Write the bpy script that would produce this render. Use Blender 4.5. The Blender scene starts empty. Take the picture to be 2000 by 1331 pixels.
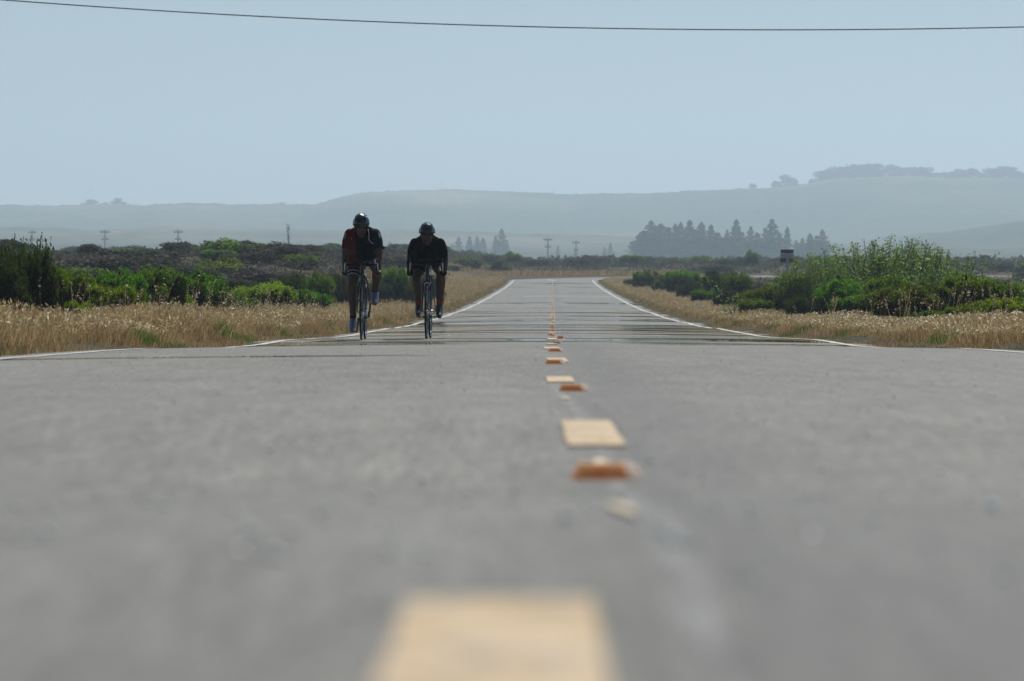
import bpy, bmesh, math, random
import numpy as np
from mathutils import Vector, Matrix
R = math.radians
scene = bpy.context.scene
COL = scene.collection

# ------------------------------------------------------------------ camera, world, sun
F = 8500.0            # focal length in pixels of the 2000 px wide photograph
ZC = 2.2              # camera height above the far plain
cam = bpy.data.cameras.new('camera'); cam_o = bpy.data.objects.new('camera', cam); COL.objects.link(cam_o)
cam.sensor_width = 36.0; cam.lens = 36.0 * F / 2000.0
cam_o.location = (0, 0, ZC)
cam_o.rotation_euler = (R(90) - math.atan((665.5 - 500) / F), 0, 0)
cam.clip_start = 0.1; cam.clip_end = 30000
cam.dof.use_dof = True; cam.dof.focus_distance = 54.0; cam.dof.aperture_fstop = 8.5
scene.camera = cam_o
scene.render.resolution_x = 1024; scene.render.resolution_y = 681

SUN_EL, SUN_AZ = R(52), R(24)      # azimuth from +Y (straight ahead) towards +X
world = bpy.data.worlds.new('World'); scene.world = world; world.use_nodes = True
wn, wl = world.node_tree.nodes, world.node_tree.links
bg = wn['Background']; sky = wn.new('ShaderNodeTexSky'); sky.sky_type = 'NISHITA'; sky.sun_disc = False
sky.sun_elevation = SUN_EL; sky.sun_rotation = SUN_AZ
sky.air_density = 1.0; sky.dust_density = 0.0; sky.ozone_density = 5.0; sky.altitude = 0
wl.new(sky.outputs[0], bg.inputs[0]); bg.inputs[1].default_value = 0.05
sun = bpy.data.lights.new('sun', 'SUN'); sun_o = bpy.data.objects.new('sun', sun); COL.objects.link(sun_o)
sun.energy = 5.0; sun.angle = R(0.53); sun.color = (1.0, 0.965, 0.90)
sdir = Vector((math.sin(SUN_AZ) * math.cos(SUN_EL), math.cos(SUN_AZ) * math.cos(SUN_EL), math.sin(SUN_EL)))
sun_o.rotation_euler = sdir.to_track_quat('Z', 'Y').to_euler()
scene.view_settings.view_transform = 'Standard'; scene.view_settings.look = 'None'
scene.view_settings.exposure = 0.08; scene.view_settings.gamma = 1.0
scene.cycles.volume_bounces = 1
scene.cycles.max_bounces = 6
scene.cycles.sample_clamp_indirect = 6.0

rng = np.random.default_rng(7)

# ------------------------------------------------------------------ helpers
def tag(o, label=None, cat=None, group=None, kind=None):
    if label: o['label'] = label
    if cat: o['category'] = cat
    if group: o['group'] = group
    if kind: o['kind'] = kind
    return o
def empty(name, loc=(0, 0, 0), rz=0.0):
    o = bpy.data.objects.new(name, None); COL.objects.link(o); o.location = loc; o.rotation_euler = (0, 0, rz)
    o.empty_display_size = 0.2
    return o
def link(name, me, mat=None, parent=None, smooth=True):
    o = bpy.data.objects.new(name, me); COL.objects.link(o)
    if mat is not None:
        for m in (mat if isinstance(mat, (list, tuple)) else [mat]): me.materials.append(m)
    if parent is not None: o.parent = parent
    if smooth:
        me.polygons.foreach_set('use_smooth', np.ones(len(me.polygons), dtype=bool))
    return o
def copy_tree(o, parent=None):
    c = o.copy(); COL.objects.link(c); c.parent = parent
    for ch in list(o.children): copy_tree(ch, c)
    return c
def quads(name, V, rnd=None):
    """V (N,4,3) loose quads, rnd (N,) per-face random value"""
    N = V.shape[0]
    me = bpy.data.meshes.new(name)
    me.vertices.add(N * 4); me.vertices.foreach_set('co', V.reshape(-1).astype(np.float32))
    me.loops.add(N * 4); me.loops.foreach_set('vertex_index', np.arange(N * 4, dtype=np.int32))
    me.polygons.add(N); me.polygons.foreach_set('loop_start', np.arange(0, N * 4, 4, dtype=np.int32))
    if rnd is not None:
        a = me.attributes.new('rnd', 'FLOAT', 'FACE'); a.data.foreach_set('value', rnd.astype(np.float32))
    me.update(calc_edges=True)
    return me
def grid_mesh(name, P):
    """P (n,m,3) grid of points"""
    n, m = P.shape[:2]
    me = bpy.data.meshes.new(name)
    me.vertices.add(n * m); me.vertices.foreach_set('co', P.reshape(-1).astype(np.float32))
    i, j = np.meshgrid(np.arange(n - 1), np.arange(m - 1), indexing='ij')
    a = (i * m + j).ravel()
    f = np.stack([a, a + 1, a + m + 1, a + m], 1).astype(np.int32)
    me.loops.add(f.size); me.loops.foreach_set('vertex_index', f.ravel())
    me.polygons.add(len(f)); me.polygons.foreach_set('loop_start', np.arange(0, f.size, 4, dtype=np.int32))
    me.update(calc_edges=True)
    return me
class Geo:
    """collects tubes, boxes and lathes, builds ONE mesh"""
    def __init__(s): s.v = []; s.f = []
    def add(s, v, f):
        o = len(s.v); s.v += [tuple(p) for p in v]; s.f += [tuple(i + o for i in q) for q in f]
    def frame(s, d):
        d = Vector(d).normalized(); u = Vector((0, 0, 1)) if abs(d.z) < 0.9 else Vector((1, 0, 0))
        a = d.cross(u).normalized(); return a, d.cross(a).normalized()
    def tube(s, pts, r, n=8, cap=True):
        pts = [Vector(p) for p in pts]; rr = r if isinstance(r, (list, tuple)) else [r] * len(pts)
        v = []; f = []; a = None
        for i, p in enumerate(pts):
            d = (pts[min(i + 1, len(pts) - 1)] - pts[max(i - 1, 0)]).normalized()
            if a is None: a, b = s.frame(d)
            else:
                a = (a - d * a.dot(d)).normalized(); b = d.cross(a)
            for k in range(n):
                t = 2 * math.pi * k / n; v.append(p + (a * math.cos(t) + b * math.sin(t)) * rr[i])
        for i in range(len(pts) - 1):
            for k in range(n):
                f.append((i * n + k, i * n + (k + 1) % n, (i + 1) * n + (k + 1) % n, (i + 1) * n + k))
        if cap:
            f.append(tuple(range(n - 1, -1, -1))); f.append(tuple(range((len(pts) - 1) * n, len(pts) * n)))
        s.add(v, f); return s
    def box(s, c, d, M=None, taper=1.0):
        v = []
        for z in (-.5, .5):
            k = taper if z > 0 else 1.0
            for x, y in ((-.5, -.5), (.5, -.5), (.5, .5), (-.5, .5)):
                p = Vector((x * d[0] * k, y * d[1] * k, z * d[2]))
                if M is not None: p = M @ p
                v.append(p + Vector(c))
        s.add(v, [(3, 2, 1, 0), (4, 5, 6, 7), (0, 1, 5, 4), (1, 2, 6, 5), (2, 3, 7, 6), (3, 0, 4, 7)]); return s
    def ring(s, c, axis, R_, prof, n=48, a0=0.0, a1=2 * math.pi):
        """sweeps closed profile [(dr, dx)] round a circle of radius R_ about axis"""
        d = Vector(axis).normalized(); a, b = s.frame(d); c = Vector(c); v = []; f = []; m = len(prof)
        full = abs(a1 - a0 - 2 * math.pi) < 1e-6; nn = n if full else n + 1
        for i in range(nn):
            t = a0 + (a1 - a0) * i / n; e = a * math.cos(t) + b * math.sin(t)
            for dr, dx in prof: v.append(c + e * (R_ + dr) + d * dx)
        for i in range(n):
            for k in range(m):
                i2 = (i + 1) % nn
                f.append((i * m + k, i * m + (k + 1) % m, i2 * m + (k + 1) % m, i2 * m + k))
        s.add(v, f); return s
    def ell(s, c, r, M=None, n=14, m=10):
        v = []; f = []
        for i in range(m + 1):
            th = math.pi * i / m
            for k in range(n):
                ph = 2 * math.pi * k / n
                p = Vector((r[0] * math.sin(th) * math.cos(ph), r[1] * math.sin(th) * math.sin(ph), r[2] * math.cos(th)))
                if M is not None: p = M @ p
                v.append(p + Vector(c))
        for i in range(m):
            for k in range(n):
                f.append((i * n + k, (i + 1) * n + k, (i + 1) * n + (k + 1) % n, i * n + (k + 1) % n))
        s.add(v, f); return s
    def build(s, name, mat=None, parent=None, smooth=True):
        me = bpy.data.meshes.new(name); me.from_pydata(s.v, [], s.f); me.update()
        return link(name, me, mat, parent, smooth)

# ------------------------------------------------------------------ materials
class NT:
    def __init__(s, name):
        s.m = bpy.data.materials.new(name); s.m.use_nodes = True; s.n = s.m.node_tree.nodes; s.l = s.m.node_tree.links
        s.b = s.n['Principled BSDF']; s.out = s.n['Material Output']
    def new(s, t, **k):
        x = s.n.new(t)
        for a, b in k.items(): setattr(x, a, b)
        return x
    def set(s, sock, v):
        if hasattr(v, 'links') or isinstance(v, bpy.types.NodeSocket): s.l.new(v, sock)
        else: sock.default_value = v
    def math(s, op, a, b=None, c=None, clamp=False):
        x = s.new('ShaderNodeMath', operation=op, use_clamp=clamp); s.set(x.inputs[0], a)
        if b is not None: s.set(x.inputs[1], b)
        if c is not None: s.set(x.inputs[2], c)
        return x.outputs[0]
    def noise(s, scale, vec=None, detail=4, rough=0.55, dist=0.0):
        x = s.new('ShaderNodeTexNoise'); x.inputs['Scale'].default_value = scale; x.inputs['Detail'].default_value = detail
        x.inputs['Roughness'].default_value = rough; x.inputs['Distortion'].default_value = dist
        if vec is not None: s.l.new(vec, x.inputs['Vector'])
        return x.outputs['Fac']
    def coords(s, scale=(1, 1, 1)):
        t = s.new('ShaderNodeTexCoord'); m = s.new('ShaderNodeMapping'); m.inputs['Scale'].default_value = scale
        s.l.new(t.outputs['Object'], m.inputs[0]); return m.outputs[0]
    def ramp(s, fac, stops):
        x = s.new('ShaderNodeValToRGB'); s.l.new(fac, x.inputs[0]); e = x.color_ramp.elements
        while len(e) < len(stops): e.new(0.5)
        for i, (p, c) in enumerate(stops):
            e[i].position = p; e[i].color = (*c, 1) if len(c) == 3 else c
        return x.outputs[0]
    def rng(s, v, a, b, c=0.0, d=1.0, smooth=False):
        x = s.new('ShaderNodeMapRange'); x.interpolation_type = 'SMOOTHSTEP' if smooth else 'LINEAR'
        s.set(x.inputs[0], v)
        for i, q in zip((1, 2, 3, 4), (a, b, c, d)): x.inputs[i].default_value = q
        return x.outputs[0]
    def mix(s, fac, a, b):
        x = s.new('ShaderNodeMix', data_type='RGBA'); s.set(x.inputs[0], fac)
        for i, q in ((6, a), (7, b)):
            if isinstance(q, tuple): x.inputs[i].default_value = (*q, 1) if len(q) == 3 else q
            else: s.l.new(q, x.inputs[i])
        return x.outputs[2]
def plain(name, col, rough=0.5, metal=0.0, coat=0.0, var=0.12, scale=30.0, spec=0.5):
    t = NT(name); c = t.coords(); nz = t.noise(scale, c)
    lo = tuple(v * (1 - var) for v in col); hi = tuple(min(1, v * (1 + var)) for v in col)
    t.l.new(t.ramp(nz, [(0.3, lo), (0.7, hi)]), t.b.inputs['Base Color'])
    t.b.inputs['Roughness'].default_value = rough; t.b.inputs['Metallic'].default_value = metal
    t.b.inputs['Coat Weight'].default_value = coat; t.b.inputs['Coat Roughness'].default_value = 0.08
    t.b.inputs['Specular IOR Level'].default_value = spec
    return t.m
def leafy(name, stops, transl=0.35, tcol=None, hue=0.06, rough=0.75, spec=0.12, tgain=1.0):
    """stops: colour ramp over the per-leaf random value"""
    t = NT(name); a = t.new('ShaderNodeAttribute', attribute_name='rnd')
    col = t.ramp(a.outputs['Fac'], stops)
    oi = t.new('ShaderNodeObjectInfo'); hs = t.new('ShaderNodeHueSaturation')
    t.l.new(t.rng(oi.outputs['Random'], 0, 1, 0.5 - hue * 0.5, 0.5 + hue * 0.35), hs.inputs['Hue'])
    t.l.new(t.rng(oi.outputs['Random'], 0, 1, 0.8, 1.25), hs.inputs['Value'])
    t.l.new(col, hs.inputs['Color'])
    t.l.new(hs.outputs[0], t.b.inputs['Base Color']); t.b.inputs['Roughness'].default_value = rough
    t.b.inputs['Specular IOR Level'].default_value = spec
    tr = t.new('ShaderNodeBsdfTranslucent'); tm = t.new('ShaderNodeMix', data_type='RGBA', blend_type='MULTIPLY', clamp_result=False); tm.inputs[0].default_value = 1
    t.l.new(hs.outputs[0], tm.inputs[6]); tm.inputs[7].default_value = (tgain * 1.1, tgain, tgain * .7, 1) if tgain > 1 else (1, 1, 1, 1); t.l.new(tm.outputs[2], tr.inputs[0])
    mx = t.new('ShaderNodeMixShader'); mx.inputs[0].default_value = transl
    t.l.new(t.b.outputs[0], mx.inputs[1]); t.l.new(tr.outputs[0], mx.inputs[2]); t.l.new(mx.outputs[0], t.out.inputs[0])
    return t.m

def asphalt_material():
    t = NT('asphalt'); c = t.coords(); sp = t.new('ShaderNodeSeparateXYZ'); t.l.new(c, sp.inputs[0])
    X, Y = sp.outputs[0], sp.outputs[1]
    n1 = t.noise(0.35, t.coords((1, .35, 1)), 5, .6); n2 = t.noise(60, c, 3, .7); n3 = t.noise(3.0, t.coords((1, .3, 1)), 6, .65)
    base = t.ramp(n1, [(0.3, (0.130, 0.130, 0.119)), (0.7, (0.188, 0.185, 0.168))])
    ov = t.mix(t.rng(n3, .3, .75), (0.122, 0.122, 0.113), (0.212, 0.208, 0.190))
    b2 = t.mix(0.45, base, ov)
    grain = t.new('ShaderNodeMix', data_type='RGBA', blend_type='MULTIPLY'); grain.inputs[0].default_value = 0.75
    t.l.new(b2, grain.inputs[6]); t.l.new(t.ramp(n2, [(0.3, (.6, .6, .6)), (0.7, (1.15, 1.15, 1.13))]), grain.inputs[7])
    n4 = t.noise(55, t.coords((1, .07, 1)), 4, .7); n5 = t.noise(9, t.coords((1, .09, 1)), 4, .6); n6 = t.noise(210, t.coords((1, .16, 1)), 2, .8); n7 = t.noise(95, t.coords((1, .035, 1)), 2, .7)
    prev = grain.outputs[2]
    for nn, a_, b_ in ((n4, .76, 1.24), (n5, .88, 1.12), (n6, .70, 1.32), (n7, .82, 1.18)):
        gm = t.new('ShaderNodeMix', data_type='RGBA', blend_type='MULTIPLY'); gm.inputs[0].default_value = 1.0
        t.l.new(prev, gm.inputs[6]); t.l.new(t.ramp(nn, [(0.32, (a_,) * 3), (0.68, (b_,) * 3)]), gm.inputs[7]); prev = gm.outputs[2]
    # worn darker traffic strip beside the centre line
    u = t.math('SUBTRACT', X, t.math('MULTIPLY', Y, 0.0094))
    wear = t.math('MULTIPLY', t.rng(t.math('ABSOLUTE', t.math('SUBTRACT', u, 0.22)), 0.0, 0.30, 1, 0, True), t.rng(n3, .35, .6, .4, 1))
    col = t.mix(t.math('MULTIPLY', wear, 0.55), prev, (0.085, 0.088, 0.088))
    # faint rubbed-out paint trace wandering beside the markers
    cx_ = t.math('ADD', t.rng(Y, 1.9, 5.4, .088, .150), t.math('MULTIPLY', t.math('SUBTRACT', t.noise(1.1, t.coords((0, 1, 0)), 3), .5), .02))
    tr_ = t.math('MULTIPLY', t.rng(t.math('ABSOLUTE', t.math('SUBTRACT', X, cx_)), 0.002, 0.020, 1, 0, True), t.math('MULTIPLY', t.rng(n4, .42, .62), t.rng(Y, 14, 18, 1, 0)))
    col = t.mix(t.math('MULTIPLY', tr_, 0.6), col, (0.27, 0.275, 0.275))
    dk_ = t.math('MULTIPLY', t.rng(t.math('ABSOLUTE', t.math('SUBTRACT', X, t.math('ADD', cx_, .045))), 0.005, 0.04, 1, 0, True), t.rng(n5, .35, .6, .3, 1))
    col = t.mix(t.math('MULTIPLY', dk_, t.rng(Y, 12, 16, .35, 0)), col, (0.07, 0.072, 0.072))
    t.l.new(col, t.b.inputs['Base Color']); t.b.inputs['Roughness'].default_value = 0.82
    t.b.inputs['Specular IOR Level'].default_value = 0.35
    bmp = t.new('ShaderNodeBump'); bmp.inputs['Strength'].default_value = 0.35; bmp.inputs['Distance'].default_value = 0.004
    t.l.new(t.noise(180, c, 2, .6), bmp.inputs['Height']); t.l.new(bmp.outputs[0], t.b.inputs['Normal'])
    # hot, mirror-like air films lying in broken strips across the road, seen only at grazing angles
    L = t.math('LOGARITHM', t.math('MAXIMUM', Y, 1.0), math.e)
    vec = t.new('ShaderNodeCombineXYZ'); t.l.new(t.math('MULTIPLY', X, 0.055), vec.inputs[0])
    wob = t.math('MULTIPLY', t.noise(1.6, c, 3, .6), 0.012)
    t.l.new(t.math('MULTIPLY', t.math('ADD', L, wob), 14.0), vec.inputs[1])
    nb = t.noise(1.9, vec.outputs[0], 3, .55)
    env = t.math('MULTIPLY', t.rng(Y, 43, 50), t.rng(Y, 100, 230, 1, 0.35))
    thr = t.math('SUBTRACT', 0.68, t.math('MULTIPLY', env, 0.215))
    strip = t.rng(t.math('SUBTRACT', nb, thr), 0.0, 0.022)
    far = t.math('MULTIPLY', strip, t.rng(Y, 40, 48))
    # the single thin strip in the near left lane
    y0 = t.math('ADD', 25.6, t.math('MULTIPLY', t.noise(.8, t.coords((1, 0, 0)), 2), 0.5))
    near = t.math('MULTIPLY', t.rng(t.math('ABSOLUTE', t.math('SUBTRACT', Y, y0)), 0.30, 0.5, 1, 0), t.rng(X, -1.2, -0.3, 1, 0))
    b1 = t.math('MULTIPLY', t.rng(t.math('ABSOLUTE', t.math('SUBTRACT', Y, t.math('ADD', 46.6, t.math('MULTIPLY', t.noise(1.1, t.coords((1, 0, 0)), 3), 1.2)))), 1.7, 2.0, 1, 0), t.rng(t.math('ABSOLUTE', t.math('ADD', u, .1)), 0.5, 1.3))
    far = t.math('MAXIMUM', far, b1)
    mask = t.math('MAXIMUM', far, near)
    lw = t.new('ShaderNodeLayerWeight'); lw.inputs[0].default_value = 0.5
    graz = t.rng(lw.outputs['Facing'], 0.90, 0.965)
    m = t.math('MULTIPLY', t.math('MULTIPLY', mask, graz), 0.93)
    gl = t.new('ShaderNodeBsdfGlossy'); gl.inputs['Roughness'].default_value = 0.0; gl.inputs[0].default_value = (.97, .97, .97, 1)
    mx = t.new('ShaderNodeMixShader'); t.l.new(m, mx.inputs[0]); t.l.new(t.b.outputs[0], mx.inputs[1]); t.l.new(gl.outputs[0], mx.inputs[2])
    t.l.new(mx.outputs[0], t.out.inputs[0])
    return t.m
def soil_material():
    t = NT('dry_soil'); c = t.coords(); n1 = t.noise(.05, c, 6, .65); n2 = t.noise(2.5, c, 6, .7)
    a = t.ramp(n2, [(0.3, (0.045, 0.036, 0.026)), (0.7, (0.11, 0.088, 0.06))])
    b = t.ramp(n2, [(0.3, (0.03, 0.032, 0.02)), (0.7, (0.08, 0.074, 0.048))])
    t.l.new(t.mix(t.rng(n1, .4, .6), a, b), t.b.inputs['Base Color']); t.b.inputs['Roughness'].default_value = 1.0
    t.b.inputs['Specular IOR Level'].default_value = 0.05
    return t.m
def hill_material():
    t = NT('hill_scrub'); c = t.coords(); n1 = t.noise(.004, t.coords((1, .6, 3)), 7, .62); n2 = t.noise(.05, c, 5, .7)
    a = t.ramp(n1, [(0.38, (0.03, 0.042, 0.026)), (0.5, (0.06, 0.066, 0.042)), (0.62, (0.20, 0.17, 0.12)), (0.70, (0.36, 0.29, 0.22))])
    b = t.ramp(n2, [(0.35, (0.03, 0.04, 0.022)), (0.65, (0.13, 0.12, 0.075))])
    t.l.new(t.mix(.5, a, b), t.b.inputs['Base Color']); t.b.inputs['Roughness'].default_value = 1.0
    t.b.inputs['Specular IOR Level'].default_value = 0.0
    return t.m
def paint_material(name, lo, hi, wear=0.35, under=(.15, .15, .145), scale=9):
    t = NT(name); c = t.coords(); n = t.noise(scale, c, 6, .7); n2 = t.noise(32, t.coords((1, .4, 1)), 5, .75)
    col = t.ramp(n, [(0.3, lo), (0.7, hi)])
    w = t.math('MULTIPLY', t.rng(n2, .52, .62), wear)
    t.l.new(t.mix(w, col, under), t.b.inputs['Base Color']); t.b.inputs['Roughness'].default_value = 0.75
    return t.m

M = {}
M['asphalt'] = asphalt_material(); M['soil'] = soil_material(); M['hill'] = hill_material()
M['white_paint'] = paint_material('white_paint', (.36, .36, .34), (.50, .50, .47), .5)
M['cream_paint'] = paint_material('cream_paint', (.34, .215, .075), (.58, .45, .30), .7, scale=15)
M['spot_paint'] = paint_material('spot_paint', (.50, .41, .27), (.62, .52, .36), .2)
M['residue'] = paint_material('residue', (.155, .158, .157), (.185, .19, .19), 1.0, under=(.18, .18, .172), scale=14)
M['amber'] = plain('amber_plastic', (.92, .68, .38), .5, var=.2, scale=40, coat=.2)
_t = M['amber'].node_tree; _tr = _t.nodes.new('ShaderNodeBsdfTranslucent'); _tr.inputs[0].default_value = (.95, .58, .26, 1); _mx = _t.nodes.new('ShaderNodeMixShader'); _mx.inputs[0].default_value = .6
_t.links.new(_t.nodes['Principled BSDF'].outputs[0], _mx.inputs[1]); _t.links.new(_tr.outputs[0], _mx.inputs[2]); _t.links.new(_mx.outputs[0], _t.nodes['Material Output'].inputs[0])
M['lens'] = plain('marker_glint', (.9, .82, .74), .3, var=.1, coat=1.0)  # pale colour stands in for sun glare on the marker's right end
_t = M['lens'].node_tree; _tr = _t.nodes.new('ShaderNodeBsdfTranslucent'); _tr.inputs[0].default_value = (1, .95, .9, 1); _mx = _t.nodes.new('ShaderNodeMixShader'); _mx.inputs[0].default_value = .7
_t.links.new(_t.nodes['Principled BSDF'].outputs[0], _mx.inputs[1]); _t.links.new(_tr.outputs[0], _mx.inputs[2]); _t.links.new(_mx.outputs[0], _t.nodes['Material Output'].inputs[0])
M['grass'] = leafy('dry_grass', [(0, (.07, .042, .022)), (.22, (.20, .122, .055)), (.45, (.335, .235, .112)), (.7, (.46, .365, .195)), (.85, (.58, .505, .33)), (.90, (.80, .74, .60)), (.94, (.06, .11, .018)), (1, (.08, .14, .02))], .45, hue=0)
M['leaf'] = leafy('shrub_leaf', [(0, (.012, .026, .004)), (.4, (.032, .070, .005)), (.8, (.075, .150, .008)), (1, (.14, .23, .015))], .52, tgain=2.5, hue=.08)
M['leaf_yellow'] = leafy('bright_shrub_leaf', [(0, (.025, .05, .006)), (.5, (.085, .15, .008)), (1, (.18, .27, .02))], .5, tgain=2.6, hue=.03)
M['leaf_dark'] = leafy('dark_shrub_leaf', [(0, (.010, .018, .006)), (.5, (.022, .040, .008)), (.9, (.045, .08, .012)), (1, (.09, .14, .02))], .45, tgain=2.0, hue=.05)
M['leaf_grey'] = leafy('willow_leaf', [(0, (.025, .05, .010)), (.5, (.05, .10, .018)), (.93, (.09, .15, .03)), (.97, (.25, .28, .2)), (1, (.35, .38, .3))], .48, tgain=2.2, hue=.02, rough=.5, spec=.3)
M['twig'] = leafy('twig', [(0, (.02, .015, .011)), (.6, (.05, .038, .028)), (.95, (.10, .08, .06)), (1, (.3, .26, .22))], .0, hue=0, rough=.9, spec=.03)
M['scrub'] = leafy('field_scrub_leaf', [(0, (.035, .032, .024)), (.35, (.075, .062, .045)), (.55, (.04, .06, .018)), (.8, (.06, .10, .02)), (1, (.15, .13, .08))], .3, hue=.1)
M['scrub_brown'] = leafy('woody_scrub', [(0, (.04, .032, .026)), (.5, (.085, .068, .052)), (.85, (.06, .07, .03)), (1, (.17, .145, .11))], .2, hue=.05)
M['conifer'] = leafy('conifer_foliage', [(0, (.014, .026, .014)), (1, (.035, .06, .028))], .15, hue=.04)
M['oak'] = leafy('hill_tree_foliage', [(0, (.04, .055, .035)), (1, (.12, .14, .09))], .15, hue=.04)
M['bark'] = plain('bark', (.06, .045, .035), .95, var=.4, scale=12)
M['wood'] = plain('weathered_wood', (.07, .06, .05), .9, var=.3, scale=20)
M['pale_wood'] = plain('pale_dead_wood', (.42, .37, .30), .85, var=.25, scale=20)
M['steel'] = plain('galvanised_steel', (.45, .47, .48), .4, metal=.6)
M['black'] = plain('black_paint', (.012, .012, .014), .22, coat=.6)
M['carbon'] = plain('carbon_frame', (.006, .0065, .009), .22, coat=.5)
M['rubber'] = plain('rubber', (.008, .008, .008), .8, spec=.15)
M['alloy'] = plain('alloy', (.5, .5, .52), .25, metal=1.0)
M['tape'] = plain('bar_tape', (.008, .008, .009), .8, spec=.15)
M['blue'] = plain('blue_plastic', (.03, .09, .5), .3, coat=.4)
M['skin'] = plain('skin', (.075, .034, .022), .55, var=.08, spec=.25)
M['helmet'] = plain('helmet_shell', (.004, .0045, .006), .10, coat=.25, spec=.35)
M['foam'] = plain('helmet_foam', (.006, .006, .006), .95, spec=.03)
M['red_cloth'] = plain('red_lycra', (.085, .004, .006), .8, spec=.1)
M['navy_cloth'] = plain('navy_lycra', (.008, .009, .022), .8, spec=.1)
M['black_cloth'] = plain('black_lycra', (.0035, .0035, .004), .9, spec=.04)
M['white_cloth'] = plain('white_lycra', (.3, .3, .32), .8)
M['shoe'] = plain('blue_grey_shoe', (.09, .12, .20), .3, coat=.5)
M['black_shoe'] = plain('black_shoe', (.014, .014, .016), .35, coat=.3)
M['red_sock'] = plain('red_sock', (.20, .012, .012), .8)
M['glass'] = plain('dark_lens', (.01, .01, .012), .05, coat=1.0)
M['strap'] = plain('pale_strap', (.5, .5, .45), .7)
M['sign_white'] = plain('sign_back_white', (.34, .37, .40), .5)
M['sign_red'] = plain('sign_dark_red', (.075, .022, .028), .5)
M['sign_dark'] = plain('sign_black', (.015, .015, .022), .5)
M['sign_ink'] = plain('sign_ink', (.24, .10, .10), .6)

# ------------------------------------------------------------------ lie of the land
KX = np.array([-60, 0, 2.3, 6.2, 7.45, 8.9, 14.2, 21.3, 28.4, 34, 37, 40, 43, 45, 48, 51, 54, 60, 71, 82, 100, 119, 142, 178, 250, 300, 350, 365, 380, 395, 420, 470, 700, 1000, 1600, 9500.])
KY = np.array([.18, .178, .182, .318, .328, .340, .442, .53, .625, .705, .757, .835, .89, .918, .965, .998, 1.024, 1.115, 1.28, 1.39, 1.58, 1.745, 1.89, 2.06, 2.19, 2.22, 2.16, 2.08, 1.96, 1.76, 1.50, 1.15, 1.22, 1.8, 2.1, 2.1])
def _slopes(x, y):
    h = np.diff(x); d = np.diff(y) / h; m = np.zeros(len(x))
    for i in range(1, len(x) - 1):
        if d[i - 1] * d[i] > 0:
            w1 = 2 * h[i] + h[i - 1]; w2 = h[i] + 2 * h[i - 1]; m[i] = (w1 + w2) / (w1 / d[i - 1] + w2 / d[i])
    return m
KM = _slopes(KX, KY)
def drop(D):
    D = np.asarray(D, float); i = np.clip(np.searchsorted(KX, D) - 1, 0, len(KX) - 2)
    h = KX[i + 1] - KX[i]; t = np.clip((D - KX[i]) / h, 0, 1)
    y = (2 * t**3 - 3 * t**2 + 1) * KY[i] + (t**3 - 2 * t**2 + t) * h * KM[i] + (-2 * t**3 + 3 * t**2) * KY[i + 1] + (t**3 - t**2) * h * KM[i + 1]
    e = np.clip((D - 62) / 25, 0, 1) * np.clip((345 - D) / 60, 0, 1)      # low waves added to the road shape to imitate heat shimmer
    y = y + e * (0.0035 * np.sin(D * .55 + 1.0) + 0.0045 * np.sin(D * .33) + 0.007 * np.sin(D * .19 + 2) + .0036 * np.sin(D * 1.05 + 1.5 * np.sin(D * .11)))
    return y
def xc(D): return 0.0094 * np.asarray(D, float)
def ss(t): t = np.clip(t, 0, 1); return t * t * (3 - 2 * t)
def ground(X, D):
    X = np.asarray(X, float); D = np.asarray(D, float)
    z = ZC - drop(D); u = X - xc(D)
    rise = 1.95 * ss((D - 135) / 90) * ss((-u - 5.5) / 8) * (1 - .45 * ss((D - 300) / 300)) * (1 - ss((D - 800) / 600))
    rise = rise * (.90 + .12 * np.exp(-((u + 19) / 6.5)**2))
    off = ss((np.abs(u) - 4.0) / 6.0) * ss((D - 30) / 30)
    bumps = .10 * np.sin(X * .55 + D * .13) + .08 * np.sin(X * .31 - D * .21 + 2) + .07 * np.sin(D * .37 + 1) * np.sin(X * .9)
    bend = ss((D - 350) / 12) * ss((432 - D) / 12)
    road = (np.abs(u) < 3.9) * (D < 366)
    z = z + rise + off * bumps * (1 - bend) - 0.05 * road + 0.02 * (1 - road) * (1 - bend) - .06 * bend
    return z
def camber(u): return -0.03 * (np.asarray(u) / 3.35)**2
def road_z(u, D): return ZC - drop(D) + camber(u)
def px(x, D): return (x - 1000.0) / F * D

rowsD = np.concatenate([[-60, -30, -15, -6, -2, -.5], np.geomspace(.4, 432, 1050)])
far_rows = np.geomspace(445, 9300, 90)[0:]
uc = np.array([-5600, -3000, -1600, -900, -500, -300, -180, -110, -80, -60, -48, -40, -34, -30, -26, -23, -20, -17.5, -15, -13, -11.5, -10, -8.5, -7, -6, -5, -4.4, -3.95, -3.7, -3.3, -2.2, -1.1, 0, 1.1, 2.2, 3.3, 3.7, 3.95, 4.4, 5, 6, 7, 8.5, 10, 11.5, 13, 15, 17.5, 20, 23, 26, 30, 34, 40, 48, 60, 80, 110, 180, 300, 500, 900, 1600, 3000, 5600])
AD = np.concatenate([rowsD, far_rows]); GD, GU = np.meshgrid(AD, uc, indexing='ij')
GX = GU + np.where(GD < 450, xc(GD), xc(450)); GZ = ground(GX, GD)
o = link('ground', grid_mesh('ground', np.stack([GX, GD, GZ], -1)), M['soil']); tag(o, kind='structure')

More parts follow.
